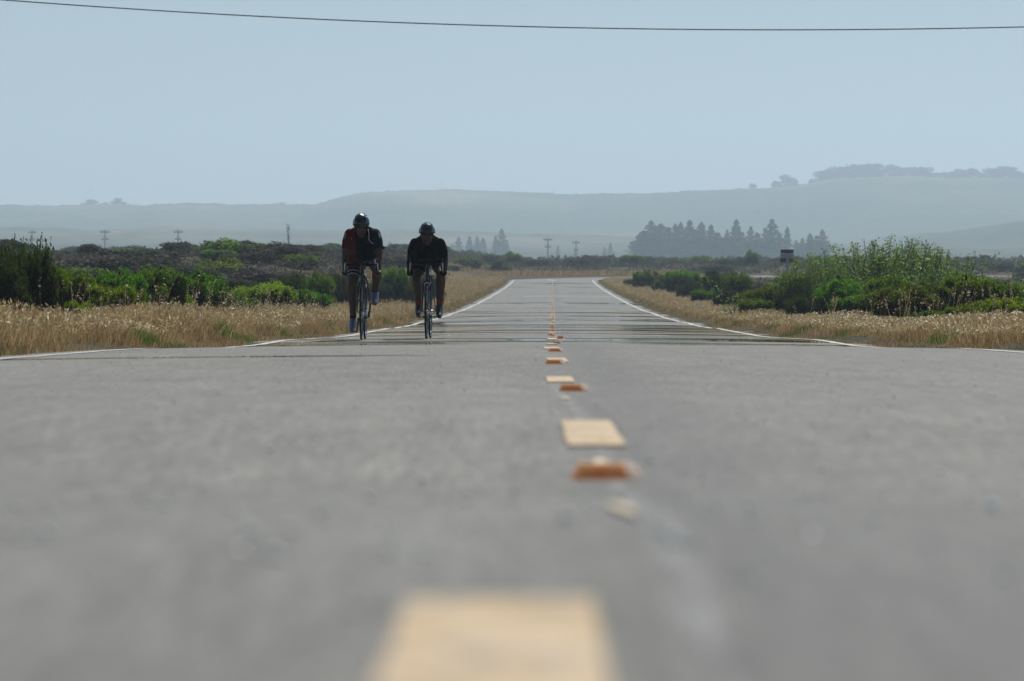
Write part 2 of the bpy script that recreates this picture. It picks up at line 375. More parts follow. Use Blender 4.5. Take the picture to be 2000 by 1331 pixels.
# road: straight, then a tight right-hand bend
ucol = np.array([-3.75, -3.41, -3.29, -2.6, -1.8, -1.0, -.5, 0, .5, 1.0, 1.8, 2.6, 3.29, 3.41, 3.75])
cl = [(float(xc(d)), float(d), 0.0) for d in rowsD if d < 366]
x0, y0_ = cl[-1][0], cl[-1][1]; RB = 24.0
for a in np.linspace(2, 90, 30): cl.append((x0 + RB * (1 - math.cos(R(a))), y0_ + RB * math.sin(R(a)), R(a)))
for k in range(1, 30): cl.append((x0 + RB + k * 4.0, y0_ + RB, R(90)))
def strip(us, lift):
    us0 = us.copy()
    P = np.zeros((len(cl), len(us), 3))
    for i, (cx, cy, a) in enumerate(cl):
        us = us0.copy()
        if len(us) > 4:
            for e, q in ((0, 1.0), (-1, -1.0)): us[e] += q * (.05 * math.sin(cy * 1.9 + q) + .04 * math.sin(cy * 4.3 + 2 * q) + .03 * math.sin(cy * .7)) - q * .02
        else: us = us + .007 * math.sin(cy * 2.3) + .005 * math.sin(cy * .9) + np.array([1, -1]) * .008 * math.sin(cy * 3.7 + us[0])
        X = cx + us * math.cos(a); Y = cy - us * math.sin(a)
        P[i, :, 0] = X; P[i, :, 1] = Y
        P[i, :, 2] = ZC - drop(Y) + camber(us) + lift + (0.03 if cy > y0_ + 1 else 0)
    return P
o = link('road', grid_mesh('road', strip(ucol, 0)), M['asphalt']); tag(o, kind='structure')
for s in (-1, 1):
    o = link('edge_line', grid_mesh('edge_line', strip(np.array(sorted([s * 3.29, s * 3.41])), .004)), M['white_paint']); tag(o, kind='structure')

def road_patch(name, poly_rows, mat, lift=.004):
    """poly_rows: [(D, xl, xr)]"""
    P = np.array([[(xl, D, float(road_z(0, D)) + lift), (xr, D, float(road_z(0, D)) + lift)] for D, xl, xr in poly_rows])
    o = link(name, grid_mesh(name, P), mat); tag(o, kind='structure'); return o
def dash(D0, D1, a0, b0, a1, b1, n=10, rough=.004):
    rows = []
    for k in range(n + 1):
        t = k / n; j = rng.normal(0, rough, 2) * .5
        rows.append((D0 + (D1 - D0) * t, a0 + (a1 - a0) * t + j[0], b0 + (b1 - b0) * t + j[1]))
    road_patch('centre_marking', rows, M['cream_paint'])
dash(1.45, 2.26, -.062, .038, -.052, .043, rough=.0016)
dash(7.45, 8.9, .097, .197, .100, .200, rough=.0035)
dash(16.0, 17.3, .130, .231, .135, .237, rough=.002)
dash(22.0, 24.0, .185, .288, .19, .292, rough=.002)
D = 30.4
while D < 360:
    c = float(xc(D)); dash(D, D + 1.8, c - .06, c + .05, c - .05, c + .06, n=4, rough=.003); D += 7.3
for (D, x, w, l) in ((3.95, .099, .017, .8), (6.72, .137, .022, .3), (12.3, .152, .024, .5)):
    rows = []
    for k in range(9):
        t = k / 8; h = math.sin(math.pi * min(max(t, .03), .97))**.6 * w / 2
        rows.append((D - l / 2 + l * t, x - h, x + h))
    road_patch('paint_spot', rows, M['spot_paint'])

# raised amber markers down the middle
def make_marker():
    root = empty('road_marker')
    g = Geo(); w, d, h = .102, .09, .018
    v = [(-w/2, -d/2, -.004), (w/2-.0205, -d/2, -.004), (w/2-.0205, d/2, -.004), (-w/2, d/2, -.004), (-w/2+.012, -d/2+.012, h), (w/2-.0295, -d/2+.012, h), (w/2-.0295, d/2-.012, h), (-w/2+.012, d/2-.012, h)]
    g.add(v, [(3, 2, 1, 0), (4, 5, 6, 7), (0, 1, 5, 4), (1, 2, 6, 5), (2, 3, 7, 6), (3, 0, 4, 7)])
    g.build('marker_body', M['amber'], root, False)
    l = Geo(); e = .0012
    l.add([(w/2-.021, -d/2-e, -.004), (w/2+e, -d/2-e, -.004), (w/2+e, d/2+e, -.004), (w/2-.021, d/2+e, -.004), (w/2-.030, -d/2+.012-e, h+e), (w/2-.014+e, -d/2+.012-e, h+e), (w/2-.014+e, d/2-.012+e, h+e), (w/2-.030, d/2-.012+e, h+e)], [(3, 2, 1, 0), (4, 5, 6, 7), (0, 1, 5, 4), (1, 2, 6, 5), (2, 3, 7, 6), (3, 0, 4, 7)])
    l.build('glint_end', M['lens'], root, False)  # pale end wedge with the glare put into its colour
    l = Geo(); l.box((-.009, -d/2+.0045, .0075), (w - .050, .0022, .012), Matrix.Rotation(math.atan2(-.012, .022), 3, 'X'))
    l.build('reflector', M['amber'], root, False)
    return root
mk0 = make_marker(); first = True
mk = [(6.2, .135), (14.2, .203), (21.3, .212), (28.4, .285), (47.5, .50), (55, .62)]
D = 62.0
while D < 362: mk.append((D, float(xc(D)) + rng.normal(0, .03))); D += 7.3
for i, (D, x) in enumerate(mk):
    r = mk0 if i == 0 else copy_tree(mk0)
    sl = float(drop(D + .2) - drop(D - .2)) / .4
    r.location = (x, D, float(road_z(0, D)) + .004); r.rotation_euler = (-math.atan(sl), 0, rng.normal(0, .05))
    lab = {0: 'nearest raised amber marker, large and blurred, just below the second cream centre patch', 1: 'second nearest raised amber marker, wide brown bar beyond the slanted cream patch',
           2: 'third raised amber marker, between two small cream patches, with a glint at its right end', 3: 'fourth amber marker, last one before the road dips from view'}.get(i, 'small amber raised marker in the far run of markers down the road centre')
    tag(r, lab, 'road marker', 'amber markers along the centre of the road')

# grit on the asphalt, whitened to stand in for sun sparkles
rg = np.random.default_rng(77); g = Geo()
for k in range(420):
    D = float(np.exp(rg.uniform(math.log(2.2), math.log(60)))); X = px(rg.uniform(-20, 2020), D)
    if abs(X - .0094 * D) > 3.2: continue
    r_ = rg.uniform(.0012, .0034) * (1 + D / 40); M3 = Matrix.Rotation(rg.uniform(0, 3), 3, 'Z')
    g.ell((X, D, float(road_z(X - .0094 * D, D)) + r_ * .5), (r_, r_ * rg.uniform(.6, 1.2), r_ * .8), M3, 6, 4)
t = NT('sparkle_grit'); t.b.inputs['Base Color'].default_value = (.8, .78, .72, 1); t.b.inputs['Roughness'].default_value = .25; t.b.inputs['Coat Weight'].default_value = 1
for k in range(34):  # larger pale bits added to pass for blurred sparkles
    D = float(np.exp(rg.uniform(math.log(2.6), math.log(16)))); X = px(rg.uniform(0, 2000), D); r_ = rg.uniform(.0035, .0055)
    g.ell((X, D, float(road_z(X - .0094 * D, D)) + r_ * .5), (r_, r_, r_ * .8), None, 8, 6)
o = g.build('road_sparkle_grit', t.m, None, False); tag(o, 'pale grit standing in for sparkles scattered over the asphalt', 'grit', kind='stuff')

# ------------------------------------------------------------------ plants
def unit(v): return v / np.maximum(np.linalg.norm(v, axis=-1, keepdims=True), 1e-9)
def leaves(C, Nrm, L, W, rg):
    """rhombic leaves, C (N,3) centre, Nrm (N,3) facing, L,W (N,)"""
    n = len(C); t = unit(np.cross(Nrm, rg.normal(size=(n, 3)))); b = np.cross(unit(Nrm), t)
    L = L[:, None] * .5; W = W[:, None] * .5
    return np.stack([C - t * L, C + b * W - t * L * .1, C + t * L, C - b * W - t * L * .1], 1)
def blades(A, B, w0, w1, rg):
    """thin quads from A to B"""
    d = unit(B - A); s = unit(np.cross(d, rg.normal(size=A.shape)))
    return np.stack([A - s * w0[:, None], A + s * w0[:, None], B + s * w1[:, None], B - s * w1[:, None]], 1)
def bush_meshes(seed, nl=16, nleaf=9000, ls=.03, flat=.8, spiky=0.0, lsz=1.0):
    rg = np.random.default_rng(seed)
    # lobes heaped inside a dome of radius 1, height 1
    a = rg.uniform(0, 2 * np.pi, nl); r = np.sqrt(rg.uniform(0, 1, nl)) * (.68 + .18 * (1 - lsz))
    lr = rg.uniform(.2, .36, nl) * lsz
    cz = (1 - lr * .9) * (1 - (r / .95)**2 * (1 - flat)) * rg.uniform(.72, 1.0, nl)
    lower = rg.uniform(size=nl) < .30; cz = np.where(lower, cz * .55, cz); r = np.where(lower, np.maximum(r, .5), r)
    C = np.stack([r * np.cos(a), r * np.sin(a), np.maximum(cz, lr * .5)], 1)
    k = rg.integers(0, nl, nleaf)
    dirs = None
    # small sub-clusters on each lobe give gaps
    ns = 26; sub = unit(rg.normal(size=(nl, ns, 3)) * np.array([1, 1, .8]) + np.array([0, 0, .75])); si = rg.integers(0, ns, nleaf)
    dirs = unit(sub[k, si] + rg.normal(size=(nleaf, 3)) * .22)
    rad = lr[k] * (1.08 - .30 * rg.uniform(size=nleaf)**1.6) * (1 + .16 * rg.normal(size=(nl, ns))[k, si])
    P = C[k] + dirs * rad[:, None] * np.array([1, 1, .8])
    if spiky:
        nsh = 260; kk = rg.integers(0, nl, nsh); sd = unit(rg.normal(size=(nsh, 3)) * np.array([.8, .8, .5]) + np.array([0, 0, .9])); st_ = C[kk] + sd * (lr[kk] * .8)[:, None]
        up = unit(rg.normal(0, .22, (nsh, 3)) + sd * .35 + np.array([0, 0, .8])); ln = rg.uniform(.10, .30, nsh) * (st_[:, 2] > .45) + .04; m_ = 22
        tt = rg.uniform(0, 1, (nsh, m_)); Q = st_[:, None] + up[:, None] * (ln[:, None] * tt)[..., None] + rg.normal(0, .012, (nsh, m_, 3)); Q = Q.reshape(-1, 3); P[:len(Q)] = Q
    ok = P[:, 2] > .02; P = P[ok]; dirs = dirs[ok]; P[:, 2] *= 1.0 / max(1.0, np.percentile(P[:, 2], 99.6)); n = len(P)
    N = unit(dirs * .7 + rg.normal(size=(n, 3)) * .8 + np.array([0, 0, .4]))
    L = ls * rg.uniform(.7, 1.5, n)
    rv = np.clip(rg.beta(2, 2.2, n) * .75 + .25 * rg.uniform(size=(nl))[k[ok]], 0, 1)
    f = quads('foliage', leaves(P, N, L, L * rg.uniform(.35, .6, n), rg), rv)
    nt = 1300; k = rg.integers(0, nl, nt); A = np.stack([rg.normal(0, .16, nt), rg.normal(0, .16, nt), np.zeros(nt)], 1)
    E = C[k] + unit(rg.normal(size=(nt, 3)) + np.array([0, 0, .1])) * (lr[k] * .85)[:, None]; E[:, 2] = np.maximum(E[:, 2], .06)
    mid = A * .35 + E * .65 + rg.normal(0, .05, (nt, 3)); mid[:, 2] = np.maximum(mid[:, 2] * .85, .04)
    w = rg.uniform(.003, .010, nt)
    V = np.concatenate([blades(A, mid, w * 1.6, w, rg), blades(mid, E, w, w * .3, rg)])
    # dense inner brushwood, added as a core that blocks light from behind
    nb = 2600; k = rg.integers(0, nl, nb); Q = C[k] + rg.normal(size=(nb, 3)) * (lr[k] * .36)[:, None]; Q[:, 2] = np.clip(Q[:, 2] * rg.uniform(.25, 1, nb), .03, 2)
    V = np.concatenate([V, leaves(Q, rg.normal(size=(nb, 3)), rg.uniform(.08, .2, nb), rg.uniform(.03, .09, nb), rg)])
    s = quads('stems', V, np.clip(rg.beta(1.6, 2.4, len(V)), 0, 1))
    return f, s
BUSH = [bush_meshes(11 + i, nl=int(rng.integers(24, 34)), nleaf=17000, ls=.034, lsz=.72, flat=.75 + .05 * (i % 4)) for i in range(6)]
SPIKY = [bush_meshes(61 + i, nl=16, nleaf=17000, ls=.045, spiky=1.0, flat=.6) for i in range(2)]
def loose_meshes(seed, nst=300, H=1.0):
    rg = np.random.default_rng(seed); FV = []; SV = []
    for i in range(nst):
        x, y = rg.normal(0, .36), rg.normal(0, .25); top = H * (1 - .38 * abs(x - .12)) * rg.uniform(.45, 1.0); lx, ly = rg.normal(0, .10), rg.normal(0, .08)
        n = 7; ts = np.linspace(0, 1, n); wob = np.cumsum(rg.normal(0, .011, (n, 2)), 0)
        Pn = np.stack([x + lx * ts**1.5 + wob[:, 0], y + ly * ts**1.5 + wob[:, 1], top * ts], 1)
        w = np.linspace(.006, .0016, n); SV.append(blades(Pn[:-1], Pn[1:], w[:-1], w[1:], rg))
        bare = rg.uniform() < .2
        nl_ = 12 if bare else 110
        t = rg.uniform(.15, 1.02, nl_); Q = np.stack([np.interp(t, ts, Pn[:, j]) for j in range(3)], 1)
        side = rg.normal(0, .035, (nl_, 3)) * (1.25 - t[:, None] * .8); E = Q + side
        SV.append(blades(Q[:nl_ // 3], E[:nl_ // 3], np.full(nl_ // 3, .0012), np.full(nl_ // 3, .0008), rg))
        L = rg.uniform(.016, .034, nl_); FV.append(leaves(E, unit(rg.normal(size=(nl_, 3))), L, L * .5, rg))
    FV = np.concatenate(FV); SV = np.concatenate(SV)
    return quads('foliage', FV, rg.beta(2, 1.6, len(FV))), quads('stems', SV, rg.uniform(size=len(SV)) * .8)
LOOSE = loose_meshes(5)

_used = set()
def put_mats(me, mat):
    if len(me.materials) == 0: me.materials.append(mat)
def plant(name, loc, sc, rz, fm, sm, fmat, smat=None, label=None, cat='bush', group=None):
    r = empty(name, loc, rz); r.scale = sc
    for nm, me, mt in (('foliage', fm, fmat), ('stems', sm, smat or M['twig'])):
        put_mats(me, mt); c = bpy.data.objects.new(nm, me); COL.objects.link(c); c.parent = r
        if me.materials[0] != mt:
            c.material_slots[0].link = 'OBJECT'; c.material_slots[0].material = mt
    tag(r, label, cat, group); return r
G_L = 'green bushes behind the grass on the left'; G_R = 'green bushes behind the grass on the right'
# x centre, top y, width (all in photo pixels), distance, kind, label
near = [
 (-25, 462, 190, 54, 'S', 'dark spiky bush cut by the left edge of the view', G_L),
 (52, 460, 125, 55.5, 'S', 'tall dark spiky bush near the left edge, highest plant on the left', G_L),
 (96, 505, 60, 56.5, 'L', 'small green bush against the right flank of the tall dark spiky bush', G_L),
 (163, 516, 110, 61, 'L', 'flat-topped dark bush with bright green crest beside the tall spiky bush', G_L),
 (212, 545, 60, 60, 'Y', 'small pale green bush spilling down in front of the long dark hedge', G_L),
 (240, 510, 100, 66, 'L', 'dark bush with thin green crest left of the tallest green crest', G_L),
 (312, 507, 120, 70, 'L', 'bush with the highest bright green crest in the left hedge', G_L),
 (378, 522, 80, 76, 'L', 'green bush sloping down on the right of the highest crest', G_L),
 (410, 532, 60, 84, 'D', 'dark twiggy bush poking up between two green ones on the left', G_L),
 (470, 533, 100, 92, 'O', 'olive bush with thin top right of the dark twiggy one', G_L),
 (440, 562, 70, 84, 'L', 'low bright clump in front of the olive bush', G_L),
 (515, 541, 150, 90, 'Y', 'wide rounded bright green bush, palest in the left hedge', G_L),
 (575, 531, 90, 106, 'D', 'dark bush behind the right end of the wide pale one', G_L),
 (622, 527, 80, 122, 'L', 'squarish dark bush with green top left of the red-sleeved cyclist', G_L),
 (598, 560, 60, 104, 'L', 'small green bush low beside the right end of the pale bush', G_L),
 (762, 510, 80, 150, 'L', 'bush with bright green cap between the two cyclists', G_L),
 (668, 534, 70, 138, 'D', 'dark bush directly behind the legs of the red-sleeved cyclist', G_L),
 (735, 545, 60, 140, 'O', 'low olive bush beside the raised foot of the red-sleeved cyclist', G_L),
 (790, 542, 70, 150, 'D', 'low dark bush behind the left elbow of the all-black cyclist', G_L),
 (832, 530, 80, 170, 'O', 'olive bush directly behind the all-black cyclist', G_L),
 (150, 578, 60, 56, 'W', 'yellow-green weed clump low in front of the flat-topped dark bush', G_L),
 (1990, 566, 120, 62, 'Y', 'bright yellow-green bush cut by the right edge of the view', G_R),
 (1925, 578, 110, 68, 'L', 'low green bush left of the yellow-green one at the right edge', G_R),
 (1895, 522, 125, 76, 'L', 'tall dark block-shaped bush with golden green crest', G_R),
 (1962, 540, 90, 84, 'L', 'green bush behind and right of the tall block-shaped one', G_R),
 (1785, 544, 170, 74, 'L', 'broad almost black bush with green tufts in the centre of the right hedge', G_R),
 (1730, 560, 100, 78, 'L', 'dark green bush at the left flank of the broad almost black one', G_R),
 (1722, 522, 130, 92, 'L', 'bush with a green shoulder sloping down right below the tall leafy shrub', G_R),
 (1640, 535, 140, 96, 'L', 'mid-green bush with flat top in front of the tall leafy shrub', G_R),
 (1668, 566, 100, 88, 'L', 'fresh green bush low at the foot of the right hedge', G_R),
 (1568, 540, 110, 106, 'D', 'dark bush with a thin green crest under the road sign', G_R),
 (1580, 572, 90, 98, 'D', 'dark brown-stemmed bush low beneath the crest under the sign', G_R),
 (1495, 552, 110, 112, 'L', 'green bush at the left end of the dense right hedge', G_R),
 (1475, 575, 60, 106, 'L', 'small bright clump at the foot of the left end of the right hedge', G_R),
 (1850, 598, 60, 67, 'L', 'small green clump below the tall block-shaped bush near the pale twigs', G_R),
 (1905, 586, 70, 66, 'L', 'low shaded bush right of the pale twigs', G_R),
 (1550, 522, 90, 125, 'L', 'leafy bush hiding the foot of the road sign', G_R),
 (1440, 528, 80, 170, 'L', 'green bush left of the sign, half way to the road bend', G_R),
 (1400, 524, 70, 190, 'O', 'olive bush in the thin far part of the right hedge', G_R),
 (1378, 560, 45, 170, 'L', 'small bright green tuft in the pale grass right of the road', G_R),
 (1420, 562, 60, 150, 'O', 'greyish bush with pale bare patch beside it', G_R),
 (1335, 522, 80, 225, 'L', 'round green bush near the road bend', G_R),
 (1300, 530, 70, 245, 'L', 'green bush next to the last one before the bend', G_R),
 (1262, 524, 60, 270, 'L', 'last green bush before the road vanishes to the right', G_R),
 (1350, 545, 60, 200, 'D', 'low dark bush in front of the round one near the bend', G_R),
 (1240, 542, 50, 290, 'D', 'small dark bush hiding the end of the bending road', G_R),
]
KM_ = {'L': M['leaf'], 'Y': M['leaf_yellow'], 'D': M['leaf_dark'], 'O': M['scrub'], 'S': M['leaf_dark'], 'W': M['leaf_yellow']}
for i, (x, ty, w, D, k, lab, grp) in enumerate(near):
    X = px(x, D); gz = float(ground(X, D)); top = ZC + (500 - ty) / F * D
    rad = w / F * D * .5 * 1.12; h = max(top - gz, .3)
    fm, sm = SPIKY[i % 2] if k in 'SD' else BUSH[i % 6]
    plant('bush', (X, D, gz - .04), (rad, max(rad * .85, .7 if k != 'W' else .2), h * (1.0 if k != 'S' else .97)), rng.uniform(-3, 3) if k != 'S' else .6, fm, sm, KM_[k], label=lab, group=grp)
# tall loose shrub behind the right hedge
D = 112; X = px(1705, D)
plant('leafy_shrub', (X, D, float(ground(X, D))), (3.3, 2.4, (ZC + 40 / F * D) - float(ground(X, D))), 0, LOOSE[0], LOOSE[1], M['leaf_grey'], label='tall loose shrub with wispy upright stems rising above the right hedge', cat='shrub')
D = 118; X = px(1800, D)
plant('leafy_shrub', (X, D, float(ground(X, D))), (2.2, 1.6, (ZC + 38 / F * D) - float(ground(X, D))), 2.2, LOOSE[0], LOOSE[1], M['leaf_grey'], label='second tall wispy shrub with bare twigs, behind the block-shaped bush', cat='shrub')
D = 108; X = px(1600, D)
plant('leafy_shrub', (X, D, float(ground(X, D))), (1.5, 1.3, (ZC + 4 / F * D) - float(ground(X, D))), 4.0, LOOSE[0], LOOSE[1], M['leaf_grey'], label='lower wispy shrub between the road sign and the tall loose shrub', cat='shrub')
# pale dead branches low in the right hedge
D = 64.5; X = px(1872, D); gz = float(ground(X, D)); g = Geo(); rg = np.random.default_rng(3)
for k in range(9):
    p = Vector((rg.normal(0, .08), rg.normal(0, .05), 0)); d = Vector((rg.normal(0, .5), rg.normal(0, .3), 1)).normalized(); pts = [p]
    for q in range(5):
        d = (d + Vector(rg.normal(0, .35, 3))).normalized(); d.z = abs(d.z) * .8; p = p + d * .10; pts.append(p)
    g.tube(pts, [.012, .010, .008, .006, .004, .003], 5)
o = g.build('dead_branches', M['pale_wood']); o.location = (X, D, gz); tag(o, 'pale bare dead branches sticking out low in the right hedge', 'dead branches')
# pale leaning stick
D = 95; X = px(1966, D); g = Geo(); H = ZC - 12 / F * D - float(ground(X, D)) + .05
g.tube([(0, 0, 0), (.10, 0, H * .55), (.26, 0, H)], [.022, .018, .012], 6)
o = g.build('leaning_stake', M['pale_wood']); o.location = (X - .05, D, float(ground(X, D))); tag(o, 'pale wooden stake leaning right among the bushes near the right edge', 'stake')

# ---- individual scrub on the plain
FIELD = [bush_meshes(101 + i, nl=12, nleaf=2600, ls=.085, flat=.7) for i in range(5)]
for f, s in FIELD: pass
rg = np.random.default_rng(21); cnt = 0; spots = []
def blocked(X, D, m=5.5):
    u = X - .0094 * D
    if D < 372 and abs(u) < m + 3.5: return True
    if 340 < D < 413 and X > -6 and (X < 15 or D < 402): return True
    return False
while len(spots) < 285:
    D = float(np.exp(rg.uniform(math.log(120), math.log(560)))); x = rg.uniform(-60, 2060); X = px(x, D)
    if blocked(X, D): continue
    if x > 1080 and D < 135: continue
    spots.append((D, x, X))
for i, (D, x, X) in enumerate(spots):
    f, s = FIELD[i % 5]; w = rg.uniform(.8, 1.9) * (1 + D / 900); h = rg.uniform(.55, 1.15) * (1 + .25 * (D > 400))
    brown = rg.uniform() < .5
    plant('scrub_bush', (X, D, float(ground(X, D)) - .05), (w, w * .9, h), rg.uniform(0, 6), f, s, M['scrub_brown'] if brown else (M['scrub'] if rg.uniform() < .6 else M['leaf']),
          label=('brown' if brown else 'green') + ' scrub bush among many on the plain ' + ('left of the road' if X < .0094 * D and D < 380 else 'right of the road' if D < 380 else 'beyond the road bend'), group='scrub bushes dotted over the plain')
for (x, ty, w, D, lab) in ((1467, 487, 32, 470, 'round dark bush standing out above the far scrub left of the sign'), (690, 478, 36, 300, 'rounded green bush on the skyline behind the red-sleeved cyclist'), (1000, 490, 46, 480, 'broad green bush on the skyline just left of the road end')):
    X = px(x, D); gz = float(ground(X, D)); f, s = FIELD[1]
    plant('scrub_bush', (X, D, gz), (w / F * D * .55, w / F * D * .55, ZC + (500 - ty) / F * D - gz), 1.0, f, s, M['leaf'], label=lab)

# ---- uncountable low scrub between them
def cover(name, n, D0, D1, seed, mat, hmax, leaf, per=26):
    rg = np.random.default_rng(seed); C = []
    while len(C) < n:
        D = float(np.exp(rg.uniform(math.log(D0), math.log(D1)))); X = px(rg.uniform(-150, 2150), D)
        if blocked(X, D, 4.5): continue
        C.append((X, D, float(ground(X, D))))
    C = np.array(C); k = np.repeat(np.arange(n), per); sz = rg.uniform(.3, 1.0, n)[k] * (1 + C[k, 1] / 1500)
    dirs = unit(rg.normal(size=(len(k), 3))); dirs[:, 2] = np.abs(dirs[:, 2]); rr = rg.uniform(.5, 1, len(k))
    P = C[k] + dirs * (sz * rr)[:, None] * np.array([1.1, 1.1, hmax]); L = leaf * rg.uniform(.6, 1.5, len(k)) * (C[k, 1] / 250)**.5
    V = leaves(P, unit(dirs * .6 + rg.normal(size=P.shape) * .8), L, L * .55, rg)
    tone = rg.uniform(size=n)[k] * .6 + rg.uniform(size=len(k)) * .4
    o = link(name, quads(name, V, tone), mat, smooth=False); return tag(o, kind='stuff')
tag(cover('scrub_cover', 9500, 125, 620, 31, M['scrub_brown'], .6, .14), 'low grey-brown scrub filling the plain between the bushes', 'scrub')
tag(cover('distant_scrub', 3000, 560, 1500, 33, M['scrub'], .9, .35), 'hazy far scrub along the end of the plain', 'scrub')

# ---- dry grass on both verges
def grass(seed):
    rg = np.random.default_rng(seed); Bs = []
    def seg(D0, D1, u0, u1, per, hs, side, white=.2, green=0.02, hump=True):
        area = (D1 - D0) * (u1 - u0); n = int(area * per)
        D = rg.uniform(D0, D1, n); uu = rg.uniform(u0, u1, n)
        # denser tufts
        cl_ = np.sin(uu * 5 + np.sin(D * 2.3) * 2) * np.sin(D * 3.1 + uu) ; keep = rg.uniform(size=n) < .75 + .25 * cl_; D, uu = D[keep], uu[keep]; n = len(D)
        X = side * uu + xc(D); Z = ground(X, D)
        ramp = .25 + .75 * ss((uu - 3.62) / 1.1)
        patch = .8 + .3 * np.sin(D * .41 + side) * np.sin(uu * 1.3 + D * .17)
        H = hs * (1.0 if side < 0 else .74) * ramp * patch * rg.uniform(.55, 1.25, n)
        A = np.stack([X, D, Z - .02], 1); lean = rg.normal(0, .30, (n, 2)); lean[:, 0] += .10
        E = A + np.stack([lean[:, 0] * H, lean[:, 1] * H, H], 1)
        w = (.0016 + .000032 * D) * rg.uniform(.7, 1.5, n)
        V = [blades(A, E, w, w * .35, rg)]
        edge = (uu < 4.15)
        rv = np.clip(rg.beta(2.2, 2.2, n) * .62 + .14 * ramp + .06 * np.sin(D * .6) * np.sin(uu * 2), 0, .8)
        gr = (np.sin(D * .9 + 2 * side) * np.sin(D * .37 + 1) > .45) & edge & (rg.uniform(size=n) < .75) | (rg.uniform(size=n) < green)
        rv = np.where(gr, rg.uniform(.95, 1, n), rv); RV = [rv]
        k = np.where((rg.uniform(size=n) < white + .25) & ~gr & (ramp > .6))[0]          # seed heads
        hl = (.045 + .00008 * D[k]) * rg.uniform(.6, 1.3, len(k)); dr = unit(E[k] - A[k] + rg.normal(0, .08, (len(k), 3)))
        V.append(leaves(E[k] + dr * hl[:, None] * .2, unit(np.cross(dr, rg.normal(size=dr.shape))), hl, hl * .28, rg))
        pale = rg.uniform(size=len(k)) < white * (1.0 + .8 * np.sin(D[k] * .5 + uu[k]))
        RV.append(np.where(pale, rg.uniform(.84, .905, len(k)), rg.uniform(.35, .8, len(k))))
        Bs.append((np.concatenate(V), np.concatenate(RV)))
    for side, wh in ((-1, .16), (1, .22)):
        seg(24, 50, 3.62, 6.2, 950, .36, side, wh); seg(50, 75, 3.62, 7.4, 720, .36, side, wh)
        seg(75, 110, 3.62, 8.4, 420, .36, side, wh); seg(110, 180, 3.62, 9.5, 160, .38, side, wh); seg(180, 372, 3.62, 10, 55, .42, side, wh)
    # strip beyond the bend
    n = 6500; X = rg.uniform(-14, 16, n); D = rg.uniform(395.5, 413, n); A = np.stack([X, D, ground(X, D)], 1); H = rg.uniform(.12, .36, n)
    E = A + np.stack([rg.normal(0, .1, n), rg.normal(0, .1, n), H], 1); Bs.append((blades(A, E, np.full(n, .03), np.full(n, .012), rg), rg.uniform(.1, .6, n)))
    n = 9000; X = rg.uniform(9, 60, n); D = rg.uniform(358, 384.5, n); ok = (X - 3.44 > 4.2 + (D - 358) * .75); X, D = X[ok], D[ok]; n = len(X)
    A = np.stack([X, D, ground(X, D)], 1); H = rg.uniform(.15, .3, n)
    E = A + np.stack([rg.normal(0, .1, n), rg.normal(0, .1, n), H], 1); Bs.append((blades(A, E, np.full(n, .03), np.full(n, .012), rg), rg.uniform(.1, .6, n)))
    V = np.concatenate([b[0] for b in Bs]); r = np.concatenate([b[1] for b in Bs])
    o = link('verge_grass', quads('verge_grass', V, r), M['grass'], smooth=False)
    tag(o, 'dry straw-coloured wild grass with pale seed heads on both road verges', 'grass', kind='stuff'); print('grass', len(V))
grass(41)
# tall stalks standing in front of the left hedge
rg = np.random.default_rng(51); Vs = []; rs = []
for k in range(420):
    D = rg.uniform(52, 84); lo = -(D * .062 + 1.4); X = px(rg.uniform(80, 660), D) if k < 300 else px(rg.uniform(1500, 2000), D)
    if abs(X - .0094 * D) < 4.3: continue
    A = np.array([[X, D, float(ground(X, D))]]); H = rg.uniform(.4, .75); E = A + np.array([[rg.normal(.06, .12), rg.normal(0, .1), H]])
    Vs.append(blades(A, E, np.array([.004]), np.array([.002]), rg)); rs.append([rg.uniform(.3, .7)])
    n = 9; t = rg.uniform(.72, 1.05, n)[:, None]; C = A + (E - A) * t + rg.normal(0, .014, (n, 3)); L = rg.uniform(.02, .045, n)
    Vs.append(leaves(C, rg.normal(size=(n, 3)), L, L * .4, rg)); rs.append(rg.uniform(.55, .9, n))
o = link('oat_stalks', quads('oat_stalks', np.concatenate(Vs), np.concatenate([np.asarray(r) for r in rs])), M['grass'], smooth=False)
tag(o, 'tall wild oat stalks with drooping heads in front of the bushes', 'grass', kind='stuff')

